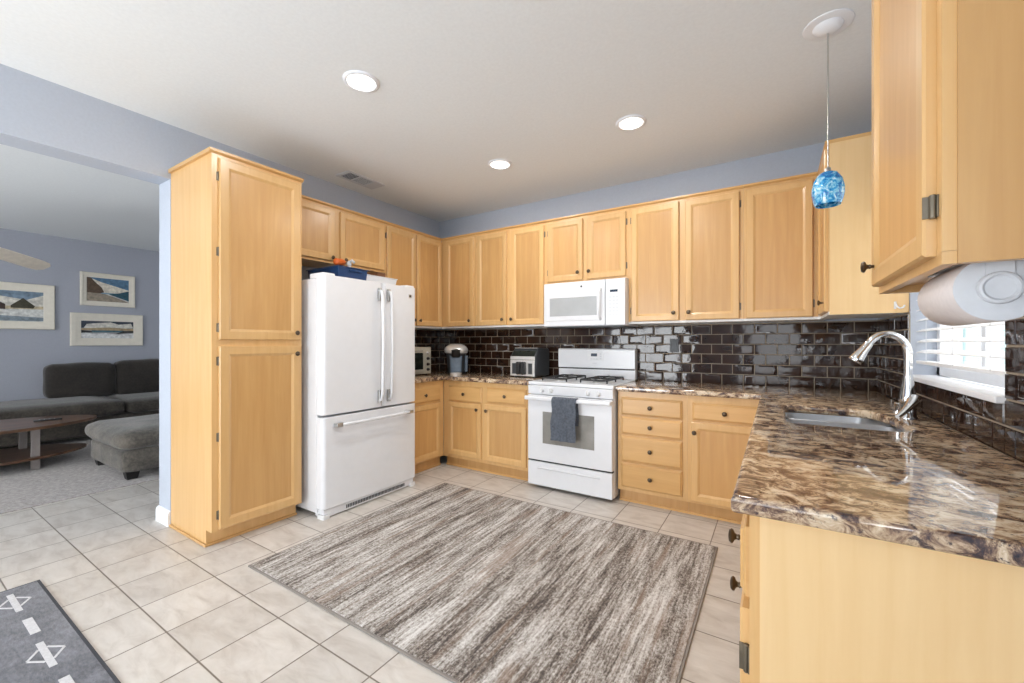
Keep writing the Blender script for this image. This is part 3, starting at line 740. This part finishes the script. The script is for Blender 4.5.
gr = obj('base_grille', b, M['white_enamel'], fr, bev=.004)
b = B()
for i in range(40): b.box(-.25 + i * .0145, -.25 + i * .0145 + .009, -.7675, -.7655, .022, .048)
obj('grille_slots', b, M['charcoal'], gr, smooth=False)
for x in (-fw + .035, fw - .035): obj('foot', B().rbox(x - .03, x + .03, -.778, -.70, 0.0, .03, .012), M['white_plastic'], fr)
for x in (-fw + .06, fw - .06): obj('hinge_cover', B().rbox(x - .05, x + .05, -.77, -.60, 1.7355 if False else 1.716, 1.752, .015), M['white_plastic'], fr, bev=.003)
bg = obj('badge', B().rbox(.355, .390, yF - .0045, yF - .0005, 1.642, 1.672, .004, axis='y'), M['nickel'], dr_)
obj('emblem', B().lathe([(.009, 0), (.009, .0012)], (.3725, yF - .0046, 1.657), '-y', 20), M['charcoal'], bg)

# things on the refrigerator
bn = thing('storage_bin', 'blue plastic bin of tools on top of the refrigerator', 'bin', (0.47, -1.73, 1.7155), 0)
def tub(x0, x1, y0, y1, h, flare, wall, rimw):
    L = [(0, 0), (flare, h), (flare + rimw, h), (flare + rimw, h + .006), (flare - wall, h + .006), (-wall, wall)]
    return B().loops([[(x, y, z) for x, y in ((x0 - d, y0 - d), (x1 + d, y0 - d), (x1 + d, y1 + d), (x0 - d, y1 + d))] for d, z in L])
obj('tub', tub(-.19, .19, -.13, .12, .122, .010, .004, .012), M['blue_plastic'], bn, bev=.004)
for sx in (1,): obj('grip', B().box(.205, .216, -.05, .06, .098, .112), M['blue_plastic'], bn, bev=.004)
cd = thing('drill', 'orange and grey power tool sticking out of the blue bin', 'tool', (0.55, -1.775, 1.7245), R(25))
obj('grip', B().tube([(0, 0, 0.0), (0, 0, .145)], .019, 10), M['charcoal'], cd)
obj('motor_housing', B().lathe([(.012, -.06), (.026, -.05), (.029, 0), (.026, .05), (.015, .07)], (0, 0, .172), (0, 1, .12), 14), M['orange'], cd, angle=50)
obj('chuck', B().lathe([(.017, 0), (.017, .02), (.009, .04)], (0, .07, .18), (0, 1, .12), 12), M['nickel'], cd)
sp = obj('spray_bottle', B().lathe([(.026, 0), (.028, .01), (.028, .09), (.012, .125), (.012, .15), (.017, .151), (.017, .172), (.01, .19)], (0, 0, 0), 'z', 16).tube([(0, 0, .178), (.03, .005, .192), (.05, .01, .172)], .010, 8), M['pale_grey'], angle=50, loc=(0.57, -1.70, 1.7245))
tag(sp, 'small grey nozzle standing in the blue bin beside the orange tool', 'bottle')
wt = obj('plastic_tub', tub(-.17, .17, -.15, .16, .105, .018, .004, .006), M['white_plastic'], bev=.004, loc=(0.41, -1.40, 1.7155))
tag(wt, 'white rectangular plastic tub on the refrigerator beside the blue bin', 'tub')
bx = obj('cardboard_box', B().box(-.085, .085, -.05, .05, 0, .160), M['brown_box'], bev=.003, loc=(0.41, -1.315, 1.7215), rotz=R(4))
tag(bx, 'small brown box poking out of the white tub', 'box')

# ------------------------------------------------------------------ microwave
mw = thing('microwave', 'white over-the-range microwave mounted above the stove', 'microwave', (1.657, -0.001, 1.400))
mwW, mwH, mwD = 0.768, 0.402, 0.372
obj('body', B().box(0, mwW, -mwD, -.009, 0, mwH), M['white_enamel'], mw, bev=.003)
dxe = .592
md = obj('door', B().box(0.001, dxe, -mwD - .028, -mwD - .001, .004, mwH - .003), M['white_enamel'], mw, bev=.006)
obj('window_frame', B().loops([rect(.022, .56, .050, .300, i, -mwD - .028 - d) for i, d in ((0, -.002), (0, 0), (.003, .004), (.040, .004), (.044, 0), (.044, -.002))], False, False), M['white_enamel'], md)
obj('window_glass', B().box(.0665, .5155, -mwD - .030, -mwD - .0282, .0945, .2555), M['mw_glass'], md, smooth=False)
obj('handle', B().tube([(.552, -mwD - .026, .055), (.552, -mwD - .058, .075), (.552, -mwD - .06, .2), (.552, -mwD - .058, .30), (.552, -mwD - .026, .32)], .011, 10), M['white_enamel'], md, angle=60)
obj('badge', B().lathe([(.009, 0), (.009, .0015)], (.375, -mwD - .0285, .352), '-y', 16), M['charcoal'], md)
cp = obj('control_panel', B().box(dxe + .004, mwW - .001, -mwD - .028, -mwD - .001, .004, mwH - .003), M['white_enamel'], mw, bev=.006)
obj('display', B().box(dxe + .045, dxe + .112, -mwD - .0295, -mwD - .0285, .285, .305), M['display'], cp, smooth=False)
kp = B()
for r_ in range(6):
    for c_ in range(3): kp.box(dxe + .036 + c_ * .030, dxe + .036 + c_ * .030 + .022, -mwD - .0292, -mwD - .0285, .085 + r_ * .030, .085 + r_ * .030 + .016)
obj('keypad', kp, M['pale_grey'], cp, smooth=False)
obj('bottom_vent', B().box(.03, mwW - .03, -mwD - .012, -.05, -.008, -.001), M['charcoal'], mw, smooth=False)

# ------------------------------------------------------------------ stove
st = thing('stove', 'white freestanding gas stove between the maple base cabinets', 'stove', (1.659, 0, 0))
sw_ = .760; yf = -.665
obj('body', B().box(.002, sw_ - .002, -.655, -.012, .03, .890), M['white_enamel'], st, bev=.003)
for x in (.05, sw_ - .05):
    for y in (-.60, -.08): obj('foot', B().lathe([(.018, 0), (.018, .031)], (x, y, 0), 'z', 12), M['black_plastic'], st)
ct = obj('cooktop', B().box(-.004, sw_ + .001, -.685, -.08, .8905, .918), M['white_enamel'], st, bev=.006)
obj('well', B().box(.05, sw_ - .05, -.60, -.14, .9182, .9195), M['white_enamel'], ct, bev=.0005)
def grate(x0, x1, y0, y1):
    b = B(); z = .944; r = .0068
    for x in (x0, x1): b.tube([(x, y0, z), (x, y1, z)], r, 8)
    for y in (y0, (y0 + y1) / 2, y1): b.tube([(x0, y, z), (x1, y, z)], r, 8)
    for x in (x0, x1):
        for y in (y0, y1, (y0 + y1) / 2): b.tube([(x, y, .9196), (x, y, z)], r, 8)
    cx = (x0 + x1) / 2
    for cy in (y0 + (y1 - y0) * .25, y0 + (y1 - y0) * .75):
        for dx, dy in ((1, 0), (-1, 0), (0, 1), (0, -1)):
            ex = (x1 - cx) if dx else 0; ey = (y1 - y0) * .25 if dy else 0
            b.tube([(cx + dx * ex, cy + dy * ey, z), (cx + dx * ex * .55, cy + dy * ey * .55, z + .008), (cx + dx * .028, cy + dy * .028, z + .008)], r, 8)
    return b
for x0, x1 in ((.085, .315), (.445, .675)):
    obj('grate', grate(x0, x1, -.585, -.165), M['iron'], ct, angle=50)
    for cy in (-.48, -.27):
        bu = obj('burner', B().lathe([(.045, 0), (.045, .006), (.036, .010), (.001, .011)], ((x0 + x1) / 2, cy, .9196), 'z', 24), M['nickel'], ct)
        obj('burner_cap', B().lathe([(.032, .0112), (.033, .016), (.028, .019), (.001, .0195)], ((x0 + x1) / 2, cy, .9196), 'z', 24), M['iron'], bu)
cpn = obj('control_panel', B().prism([(-.655, .812), (-.690, .812), (-.698, .886), (-.655, .890)], 'x', .0, sw_), M['white_enamel'], st, bev=.004)
for x in (.137, .222, .552, .640):
    k = obj('knob', B().lathe([(.021, 0), (.021, .008), (.017, .012), (.015, .026), (.001, .027)], (x, -.694, .848), (0, -1, .1), 20), M['white_plastic'], cpn, angle=50)
    obj('pointer', B().box(x - .003, x + .003, -.727, -.715, .836, .866), M['white_plastic'], k, bev=.001)
bgd = obj('backguard', B().prism([(-.085, .9185), (-.085, 1.010), (-.095, 1.016), (-.098, 1.185), (-.088, 1.198), (-.03, 1.200), (-.014, 1.19), (-.014, .9185)], 'x', .0, sw_), M['white_enamel'], st, bev=.004)
obj('shadow_groove', B().box(.004, sw_ - .004, -.0905, -.0865, 1.003, 1.012), M['dark_gap'], bgd, smooth=False)
obj('clock_panel', B().box(.31, .47, -.0995, -.0968, 1.085, 1.165), M['white_plastic'], bgd, bev=.001)
obj('display', B().box(.345, .405, -.1012, -.0998, 1.125, 1.153), M['display'], bgd, smooth=False)
for i in range(3): obj('button', B().box(.432, .448, -.1012, -.0998, 1.098 + i * .022, 1.110 + i * .022), M['pale_grey'], bgd, smooth=False)
for i in range(3): obj('button', B().box(.340 + i * .026, .360 + i * .026, -.1012, -.0998, 1.096, 1.106), M['pale_grey'], bgd, smooth=False)
obj('badge', B().box(.36, .40, -.0990, -.0975, 1.056, 1.064), M['pale_grey'], bgd, smooth=False)
od = obj('oven_door', B().box(.003, sw_ - .003, -.705, -.657, .247, .806), M['white_enamel'], st, bev=.008)
obj('door_window', B().box(.150, .612, -.7075, -.7055, .398, .668), M['oven_glass'], od, bev=.0008)
hb = B().rbox(.002, sw_ - .002, -.765, -.735, .765, .800, .013, axis='x')
hb.box(.0, .03, -.737, -.700, .770, .796).box(sw_ - .03, sw_, -.737, -.700, .770, .796)
obj('handle', hb, M['white_enamel'], od, bev=.003)
obj('gap_strip', B().box(.003, sw_ - .003, -.69, -.657, .236, .245), M['dark_gap'], st, smooth=False)
wd = obj('storage_drawer', B().box(.003, sw_ - .003, -.703, -.657, .032, .234), M['white_enamel'], st, bev=.006)
obj('drawer_lip', B().prism([(-.7035, .175), (-.715, .186), (-.7035, .195)], 'x', .10, .66), M['white_enamel'], wd)

# towel over the oven handle
tw = B()
NX, path = 14, []
for z in [.453 + .0265 * i for i in range(13)]: path.append((-.7715, z))
path += [(-.7715, .785), (-.769, .797), (-.762, .8035), (-.750, .8045), (-.738, .8035), (-.731, .797), (-.7285, .785)]
for z in [.76 - .03 * i for i in range(1, 7)]: path.append((-.7285, z))
def tp(i, k, off):
    y, z = path[k]; x = 1.929 + .216 * i / NX + (.004 * math.sin(k * .9) if i in (0, NX) else 0)
    lag = max(0, (.78 - z)) if k < 14 else 0
    wv = .006 * math.sin(i * 1.15 + z * 9) * min(1, lag * 5) - .006 * min(1, lag * 5)
    return (x - lag * .02, y + wv + off[0], z + off[1])
n = len(path); fr_, bk_ = [], []
for k in range(n):
    a = Vector(path[max(0, k - 1)]); c = Vector(path[min(n - 1, k + 1)]); t_ = (c - a).normalized(); nr = Vector((-t_.y, t_.x)) * .0028
    fr_.append([tw.bm.verts.new(tp(i, k, (nr.x, nr.y))) for i in range(NX + 1)]); bk_.append([tw.bm.verts.new(tp(i, k, (-nr.x * .2, -nr.y * .2))) for i in range(NX + 1)])
for k in range(n - 1):
    for i in range(NX):
        tw.bm.faces.new((fr_[k][i], fr_[k][i + 1], fr_[k + 1][i + 1], fr_[k + 1][i])); tw.bm.faces.new((bk_[k][i], bk_[k + 1][i], bk_[k + 1][i + 1], bk_[k][i + 1]))
    tw.bm.faces.new((fr_[k][0], fr_[k + 1][0], bk_[k + 1][0], bk_[k][0])); tw.bm.faces.new((fr_[k][NX], bk_[k][NX], bk_[k + 1][NX], fr_[k + 1][NX]))
for i in range(NX):
    tw.bm.faces.new((fr_[0][i], bk_[0][i], bk_[0][i + 1], fr_[0][i + 1])); tw.bm.faces.new((fr_[-1][i], fr_[-1][i + 1], bk_[-1][i + 1], bk_[-1][i]))
tag(obj('dish_towel', tw, M['towel'], angle=60), 'dark grey dish towel hung over the oven door handle', 'towel')

# ------------------------------------------------------------------ small appliances
to = thing('toaster_oven', 'pale metal toaster oven on the granite beside the refrigerator', 'toaster oven', (0.06, -0.79, CZ1), P90)
obj('body', B().box(-.235, .235, -.325, 0, .015, .295), M['champagne'], to, bev=.008)
for x in (-.20, .20):
    for y in (-.29, -.04): obj('foot', B().lathe([(.014, 0), (.014, .016)], (x, y, 0), 'z', 12), M['black_plastic'], to)
tdr = obj('door', B().box(-.225, .125, -.338, -.326, .035, .275), M['champagne'], to, bev=.003)
obj('door_glass', B().box(-.20, .10, -.340, -.3385, .065, .235), M['dark_glass'], tdr, smooth=False)
obj('handle', B().tube([(-.17, -.338, .255), (-.17, -.365, .255), (.07, -.365, .255), (.07, -.338, .255)], .006, 8), M['silver'], tdr)
for z in (.235, .175, .115, .06):
    obj('dial', B().lathe([(.017, 0), (.017, .006), (.013, .010), (.012, .02), (.001, .021)], (.182, -.3255, z), '-y', 18), M['black_plastic'] if z < .2 else M['silver'], to)

cm = thing('coffee_maker', 'dark pod coffee maker with silver domed head in the counter corner', 'coffee maker', (0.550, -0.340, CZ1), R(38))
def ell(rx, ry, z, cy=0, n=28, p=2.6):
    out = []
    for i in range(n):
        a = 2 * math.pi * i / n; c, s = math.cos(a), math.sin(a)
        out.append((rx * math.copysign(abs(c) ** (2 / p), c), cy + ry * math.copysign(abs(s) ** (2 / p), s), z))
    return out
obj('base', B().loops([ell(.100, .13, 0), ell(.102, .132, .004), ell(.102, .132, .022), ell(.09, .12, .028)]), M['black_plastic'], cm, angle=40)
obj('housing', B().loops([ell(.092, .085, .026, .035), ell(.100, .090, .10, .035), ell(.108, .096, .226, .035), ell(.10, .09, .232, .035)]), M['charcoal'], cm, angle=40)
obj('front_panel', B().loops([ell(.058, .02, .029, -.062), ell(.062, .022, .10, -.066), ell(.068, .024, .20, -.070)]), M['smoke_blue'], cm, angle=40)
obj('water_tank', B().loops([ell(.020, .07, .03, .03), ell(.022, .075, .20, .03)]), M['smoke_blue'], cm, angle=40, loc=(.108, 0, 0))
hd = obj('head', B().loops([ell(.122, .118, .228, .0), ell(.130, .125, .250, .0), ell(.128, .122, .272, .0), ell(.110, .105, .300, .01), ell(.075, .075, .322, .02), ell(.03, .03, .330, .03)]), M['silver'], cm, angle=60)
obj('brew_spout', B().loops([ell(.040, .030, .182, -.080), ell(.050, .038, .20, -.090), ell(.054, .046, .262, -.092), ell(.04, .036, .272, -.088)]), M['black_plastic'], hd, angle=50)
obj('drip_tray', B().loops([ell(.06, .05, .0, -.135), ell(.062, .052, .022, -.135), ell(.055, .045, .028, -.135)]), M['silver'], cm, angle=40)

af = thing('air_fryer', 'boxy black air fryer with two silver drawer fronts beside the stove', 'air fryer', (1.252, -0.345, CZ1))
obj('body', B().prism([(0, .010), (.0, .205), (.05, .262), (.085, .285), (.27, .285), (.30, .27), (.30, .010)], 'x', 0, .285), M['charcoal'], af, bev=.012)
for x in (.04, .245):
    for y in (.04, .25): obj('foot', B().lathe([(.014, 0), (.014, .011)], (x, y, 0), 'z', 12), M['black_plastic'], af)
obj('front_band', B().box(.004, .281, -.006, -.0005, .175, .207), M['silver'], af, bev=.002)
for x0 in (.006, .1445):
    bk = obj('basket', B().box(x0, x0 + .1345, -.012, -.0005, .014, .172), M['silver'], af, bev=.003)
    cx = x0 + .067
    obj('basket_window', B().box(x0 + .022 if x0 < .1 else x0 + .068, x0 + .066 if x0 < .1 else x0 + .112, -.0135, -.0122, .035, .14), M['charcoal'], bk, smooth=False)
    hx = x0 + .108 if x0 < .1 else x0 + .026
    obj('handle', B().rbox(hx - .017, hx + .017, -.055, -.0122, .03, .155, .012, axis='y'), M['black_plastic'], bk, bev=.003)
obj('control_panel', B().prism([(.001, .2085), (.047, .2605), (.0455, .262), (-.001, .2095)], 'x', .015, .27), M['dark_glass'], af)
obj('top_trim', B().box(.01, .275, .065, .077, .2852, .289), M['silver'], af, smooth=False)

# ------------------------------------------------------------------ ceiling fittings
spots = [((1.496, -2.301), 'round recessed ceiling light nearest the header and pantry', .074), ((1.551, -0.974), 'round recessed ceiling light between the air vent and the wall cabinets', .074),
         ((2.662, -1.042), 'round recessed ceiling light in front of the drawers beside the stove', .074), ((2.662, -2.35), 'unseen round recessed ceiling light added above the striped rug', .074)]  # the last one is out of view, added to balance the lighting
for (x, y), lab, r in spots:
    t = thing('recessed_light', lab, 'ceiling light', (x, y, H), 0, 'recessed ceiling lights')
    obj('trim_ring', B().lathe([(.100, 0), (.099, .005), (.086, .011), (.078, .009), (.076, 0)], (0, 0, 0), '-z', 36), M['white_trim'], t, angle=60)
    obj('lens', B().lathe([(.0755, 0.0005), (.0755, .007), (.05, .009), (.001, .0095)], (0, 0, 0), '-z', 36), M['lamp'], t, angle=60)
    ld = bpy.data.lights.new('downlight', 'AREA'); ld.shape = 'DISK'; ld.size = .15; ld.energy = DOWNLIGHT_W; ld.color = (1.0, .97, .93)
    lo = bpy.data.objects.new('downlight', ld); COL.objects.link(lo); lo.location = (x, y, H - .02)
vt = thing('ceiling_vent', 'rectangular grey air vent in the ceiling near the left wall', 'vent', (.290, -1.368, H))
b = B().box(-.095, .095, -.195, -.170, -.008, 0).box(-.095, .095, .170, .195, -.008, 0).box(-.095, -.072, -.17, .17, -.008, 0).box(.072, .095, -.17, .17, -.008, 0).box(-.072, .072, -.062, -.052, -.008, 0)
obj('frame', b, M['pale_grey'], vt, smooth=False)
obj('duct_back', B().box(-.072, .072, -.17, .17, -.001, 0), M['dark_gap'], vt, smooth=False)
b = B()
for i in range(6):
    y = -.160 + i * .0175; b.prism([(y, -.0060), (y + .0015, -.0060), (y + .0030, -.0078), (y + .0015, -.0078)], 'x', -.071, .071)
for i in range(11):
    y = -.046 + i * .0118; b.prism([(y, -.0055), (y + .0030, -.0055), (y + .0045, -.0078), (y + .0015, -.0078)], 'x', -.071, .071)
b.box(-.072, .072, .085, .17, -.0075, -.0015)
obj('louvers', b, M['pale_grey'], vt, smooth=False)

pe = thing('pendant_light', 'blue mottled glass pendant lamp hanging on a thin rod over the sink', 'pendant light', (3.693, -1.408, H))
obj('canopy', B().lathe([(.098, 0), (.097, .005), (.085, .008), (.060, .009), (.056, .018), (.040, .030), (.018, .036), (.006, .038)], (0, 0, 0), '-z', 40), M['white_trim'], pe, angle=50)
obj('cord', B().tube([(0, 0, -.036), (0, 0, -.695)], .0028, 8), M['nickel'], pe)
obj('socket', B().lathe([(.004, 0), (.012, .006), (.014, .03), (.02, .05)], (0, 0, -.665), '-z', 16), M['nickel'], pe)
obj('lamp_shade', B().lathe([(.022, .0), (.039, .010), (.056, .040), (.0635, .078), (.063, .108), (.055, .143), (.050, .155), (.046, .153), (.051, .141), (.058, .108), (.0585, .078), (.052, .042), (.033, .014), (.010, .010)], (0, 0, -.688), '-z', 36), M['shade'], pe, angle=60)

# ------------------------------------------------------------------ rugs
def rug(x0, x1, y0, y1, h):
    b = B(); b.mi = 0; b.box(x0 + .012, x1 - .012, y0 + .012, y1 - .012, 0.0005, h)
    b.mi = 1
    for q in ((x0, x1, y0, y0 + .0118), (x0, x1, y1 - .0118, y1), (x0, x0 + .0118, y0 + .012, y1 - .012), (x1 - .0118, x1, y0 + .012, y1 - .012)): b.box(q[0], q[1], q[2], q[3], .0005, h * .85)
    return b
tag(obj('area_rug', rug(.995, 3.190, -2.668, -1.030, .011), [M['rug'], M['rug_edge']], bev=.002), 'large grey and brown streaked area rug in the middle of the kitchen floor', 'rug')
b = rug(.215, 2.45, -4.30, -3.322, .008)
b.mi = 2
def star_at(cx, cy):
    z0, z1 = .0081, .0092
    def bar(p, q, w):
        p, q = Vector(p), Vector(q); d = (q - p).normalized(); nn = Vector((-d.y, d.x)) * w / 2
        b.prism([tuple(p + nn), tuple(p - nn), tuple(q - nn), tuple(q + nn)], 'z', z0, z1)
    pts = [(cx + a, cy + c) for a, c in ((-.115, .0), (-.012, .045), (.012, .045), (.105, .0), (.012, -.045), (-.012, -.045))]
    bar((cx - .115, cy), (cx + .115, cy), .022)
    for sx in (-1, 1):
        for sy in (-1, 1): bar((cx + sx * .058, cy + sy * .012), (cx + sx * .002, cy + sy * .050), .009)
for i in range(3):
    star_at(.411 + .613 * i, -3.434)
    b.box(.639 + .613 * i, .807 + .613 * i, -3.443, -3.413, .0081, .0092)
tag(obj('runner_rug', b, [M['runner'], M['runner_edge'], M['star']], smooth=False), 'charcoal rug with white stars and dashes along its edge', 'rug')

# ------------------------------------------------------------------ living room
def blob(x0, x1, y0, y1, z0, z1, r=.06, puff=.02, seed=0, n=10, amp=.012):
    """a stuffed cushion: rounded box with a soft, uneven surface"""
    bm = bmesh.new(); bmesh.ops.create_cube(bm, size=2.0)
    bmesh.ops.subdivide_edges(bm, edges=bm.edges, cuts=n, use_grid_fill=True)
    hx, hy, hz = (x1 - x0) / 2, (y1 - y0) / 2, (z1 - z0) / 2; c = Vector(((x0 + x1) / 2, (y0 + y1) / 2, (z0 + z1) / 2))
    for v in bm.verts:
        p = v.co.copy(); q = Vector((p.x * hx, p.y * hy, p.z * hz)); k = Vector((max(-hx + r, min(hx - r, q.x)), max(-hy + r, min(hy - r, q.y)), max(-hz + r, min(hz - r, q.z))))
        d = q - k
        if d.length > 1e-6: q = k + d.normalized() * r
        u = Vector((p.x, p.y, p.z)); pf = puff * ((1 - u.x ** 2) * (1 - u.y ** 2) + (1 - u.x ** 2) * (1 - u.z ** 2) + (1 - u.y ** 2) * (1 - u.z ** 2)) * .5
        nn = (q.normalized() if q.length else q)
        ax = max(range(3), key=lambda i: abs(p[i])); q[ax] += math.copysign(pf, p[ax])
        s_ = mnoise.noise(q * 5 + Vector((seed * 7.3, seed * 3.1, 0))) * amp
        v.co = c + q + nn * s_
    return bm
so = thing('sofa', 'charcoal suede sectional sofa against the living room wall', 'sofa', (-4.4, -2.2, .006))
def S(bm, name, mat): 
    bmesh.ops.translate(bm, verts=bm.verts, vec=(4.4, 2.2, -.006)); return obj(name, bm, mat, so, angle=70)
S(blob(-4.90, -3.86, -4.3, -.75, .06, .31, .05, 0, 1), 'base', M['sofa'])
S(blob(-4.93, -3.80, -4.3, -1.905, .30, .505, .07, .025, 2), 'seat_cushion', M['sofa'])
S(blob(-4.93, -3.80, -1.895, -.75, .30, .485, .07, .02, 3), 'seat_cushion', M['sofa'])
S(blob(-4.95, -4.70, -2.47, -1.775, .49, .960, .07, .03, 4), 'back_cushion', M['sofa_back'])
S(blob(-4.95, -4.70, -1.765, -.85, .47, .985, .07, .03, 5), 'back_cushion', M['sofa_back'])
for x in (-4.8, -3.95):
    for y in (-4.2, -.85): obj('leg', B().box(x - .03 + 4.4, x + .03 + 4.4, y - .03 + 2.2, y + .03 + 2.2, 0, .066), M['foot_black'], so, bev=.004)
ot = thing('ottoman', 'grey suede ottoman on the carpet in front of the sofa', 'ottoman', (-1.93, -2.1, .006))
def O(bm, name, mat):
    bmesh.ops.translate(bm, verts=bm.verts, vec=(1.93, 2.1, -.006)); return obj(name, bm, mat, ot, angle=70)
O(blob(-2.44, -1.43, -2.56, -1.55, .065, .285, .05, 0, 6), 'base', M['ottoman'])
O(blob(-2.48, -1.39, -2.60, -1.52, .275, .455, .085, .02, 7, amp=.016), 'cushion', M['ottoman'])
for x in (-2.36, -1.52):
    for y in (-2.48, -1.64): obj('foot', B().loops([[(x + 1.93 + sx * w, y + 2.1 + sy * w, z) for sx, sy in ((-1, -1), (1, -1), (1, 1), (-1, 1))] for w, z in ((.036, 0), (.050, .07))]), M['foot_black'], ot)
tb = thing('coffee_table', 'oval wood coffee table with lower shelf in front of the sofa', 'table', (-2.98, -3.12, .006))
def surf(a, c, z0, z1, n=48):
    pr = [(a * math.copysign(abs(math.cos(2 * math.pi * i / n)) ** 1.25, math.cos(2 * math.pi * i / n)), c * math.sin(2 * math.pi * i / n)) for i in range(n)]
    return B().prism(pr, 'z', z0, z1)
obj('tabletop', surf(.46, .74, .405, .434), M['walnut'], tb, bev=.004)
obj('lower_shelf', surf(.40, .66, .105, .128), M['walnut'], tb, bev=.003)
for x, y in ((.285, .235), (-.285, .235), (.285, -.235), (-.285, -.235)): obj('leg', B().box(x - .02, x + .02, y - .03, y + .03, 0, .4045), M['table_leg'], tb, bev=.003)
rm = thing('remote_control', 'black remote control lying on the oval coffee table', 'remote', (-2.93, -2.76, .4405), R(82))
obj('case', B().rbox(-.10, .10, -.024, .024, 0, .018, .01), M['black_plastic'], rm, bev=.003)
for i in range(4):
    obj('button', B().lathe([(.006, 0), (.005, .003)], (-.06 + i * .035, 0, .018), 'z', 10), M['pale_grey'], rm)

# pictures on the living room wall
def picture(label, y0, y1, z0, z1, fw, shapes, lining):
    t = thing('framed_picture', label, 'picture', (FX0 + .001, (y0 + y1) / 2, (z0 + z1) / 2), P90, 'framed pictures on the living room wall')
    hx, hz = (y1 - y0) / 2, (z1 - z0) / 2
    L = [rect(-hx, hx, -hz, hz, i, -d) for i, d in ((0, 0), (0, .028), (.008, .036), (fw * .45, .030), (fw * .55, .024), (fw - .012, .020), (fw, .014), (fw, .004))]
    f = obj('frame', B().loops(L, False, False), M['cream_frame'], t, angle=25)
    b = B(); mats = []
    ix, iz = hx - fw, hz - fw
    mats.append(flat('canvas_ground', lining, .7)); b.mi = 0; b.box(-ix, ix, -.006, -.002, -iz, iz)
    for k, (rgb, poly) in enumerate(shapes):
        mats.append(flat('paint', rgb, .6, var=.16, vscale=22)); b.mi = k + 1
        b.prism([((u * 2 - 1) * ix, (v * 2 - 1) * iz) for u, v in poly], 'y', -.0062 - .0006 * k, -.0068 - .0006 * k)
    obj('canvas', b, mats, t, smooth=False)
picture('white framed painting of a coastal cliff and blue sky, uppermost on wall', -2.10, -1.492, 1.80, 2.287, .070,
        [((88, 122, 150), [(0, .55), (1, .45), (1, 1), (0, 1)]), ((214, 206, 190), [(.12, .95), (.35, .82), (1, .55), (1, .38), (.2, .38)]), ((40, 78, 92), [(.45, .32), (.75, .40), (1, .52), (1, .08), (.8, .12)]),
         ((150, 138, 122), [(0, .38), (.45, .32), (.85, .10), (1, .05), (1, 0), (0, 0)]), ((196, 194, 190), [(.42, .33), (.5, .33), (1, .07), (1, .02)]), ((92, 74, 58), [(0, 1), (.1, .98), (.2, .8), (.34, .6), (.4, .4), (.3, .34), (0, .36)])], (120, 150, 170))
picture('white framed wide painting of snowy shore under dark clouds, below the cliff painting', -2.20, -1.396, 1.212, 1.688, .112,
        [((54, 62, 74), [(0, .6), (1, .6), (1, 1), (0, 1)]), ((206, 202, 192), [(.1, .82), (.35, .9), (.55, .95), (.7, .82), (.95, .9), (1, .62), (.5, .55), (.05, .6)]), ((170, 148, 116), [(0, .46), (1, .46), (1, .58), (.5, .64), (0, .56)]),
         ((70, 104, 116), [(.15, .34), (.85, .36), (.8, .46), (.2, .46)]), ((216, 216, 214), [(0, .0), (1, 0), (1, .30), (.7, .22), (.45, .3), (.2, .26), (0, .36)]), ((46, 48, 50), [(0, .30), (.2, .34), (.18, .42), (0, .46)]), ((46, 48, 50), [(.62, .24), (.85, .32), (1, .34), (1, .46), (.8, .44)])], (150, 150, 150))
picture('white framed painting of a house in a snowy field, the largest on wall', -3.32, -2.349, 1.436, 2.046, .105,
        [((120, 140, 158), [(0, .5), (1, .5), (1, 1), (0, 1)]), ((212, 208, 198), [(0, .62), (.4, .85), (.8, .72), (1, .9), (1, .5), (0, .5)]), ((190, 176, 146), [(0, .36), (1, .40), (1, .52), (0, .48)]),
         ((206, 206, 202), [(0, 0), (1, 0), (1, .42), (0, .36)]), ((70, 66, 50), [(.62, .52), (.76, .78), (.90, .52), (.88, .44), (.62, .44)]), ((60, 44, 38), [(.42, .40), (.42, .55), (.5, .62), (.56, .55), (.56, .38)]), ((130, 142, 150), [(0, .0), (1, .02), (1, .14), (.3, .2), (0, .12)])], (180, 190, 200))

# ceiling fan of the living room (only one blade reaches into the picture)
hub = Vector((-2.956, -3.345, 2.219))
cf = thing('ceiling_fan', 'white ceiling fan blade reaching in from beyond the opening', 'ceiling fan', tuple(hub))
obj('downrod', B().tube([(0, 0, .06), (0, 0, H - hub.z)], .014, 12), M['white_trim'], cf)
obj('motor', B().lathe([(.03, .07), (.10, .06), (.125, .02), (.125, -.03), (.09, -.06), (.04, -.07), (.001, -.075)], (0, 0, 0), 'z', 28), M['white_trim'], cf)
tip0 = Vector((math.cos(R(128)) * .85, math.sin(R(128)) * .85, -.119))
a0 = math.atan2(tip0.y, tip0.x); Lb = math.hypot(tip0.x, tip0.y); dz = tip0.z / Lb
for k in range(3):
    a = a0 + k * 2 * math.pi / 3; ca, sa = math.cos(a), math.sin(a)
    b = B(); secs = []
    for f, w in ((.12, .05), (.2, .07), (.5, .085), (.85, .088), (.95, .08), (1.0, .04)):
        L = f * Lb; tw_ = R(-26)
        ring_ = []
        for sx, sz in ((-1, -1), (1, -1), (1, 1), (-1, 1)):
            u = sx * w; zz = L * dz + u * math.sin(tw_) + sz * .003; uu = u * math.cos(tw_)
            ring_.append((L * ca - uu * sa, L * sa + uu * ca, zz))
        secs.append(ring_)
    b.loops(secs)
    obj('blade', b, M['fan_blade'], cf, angle=40)
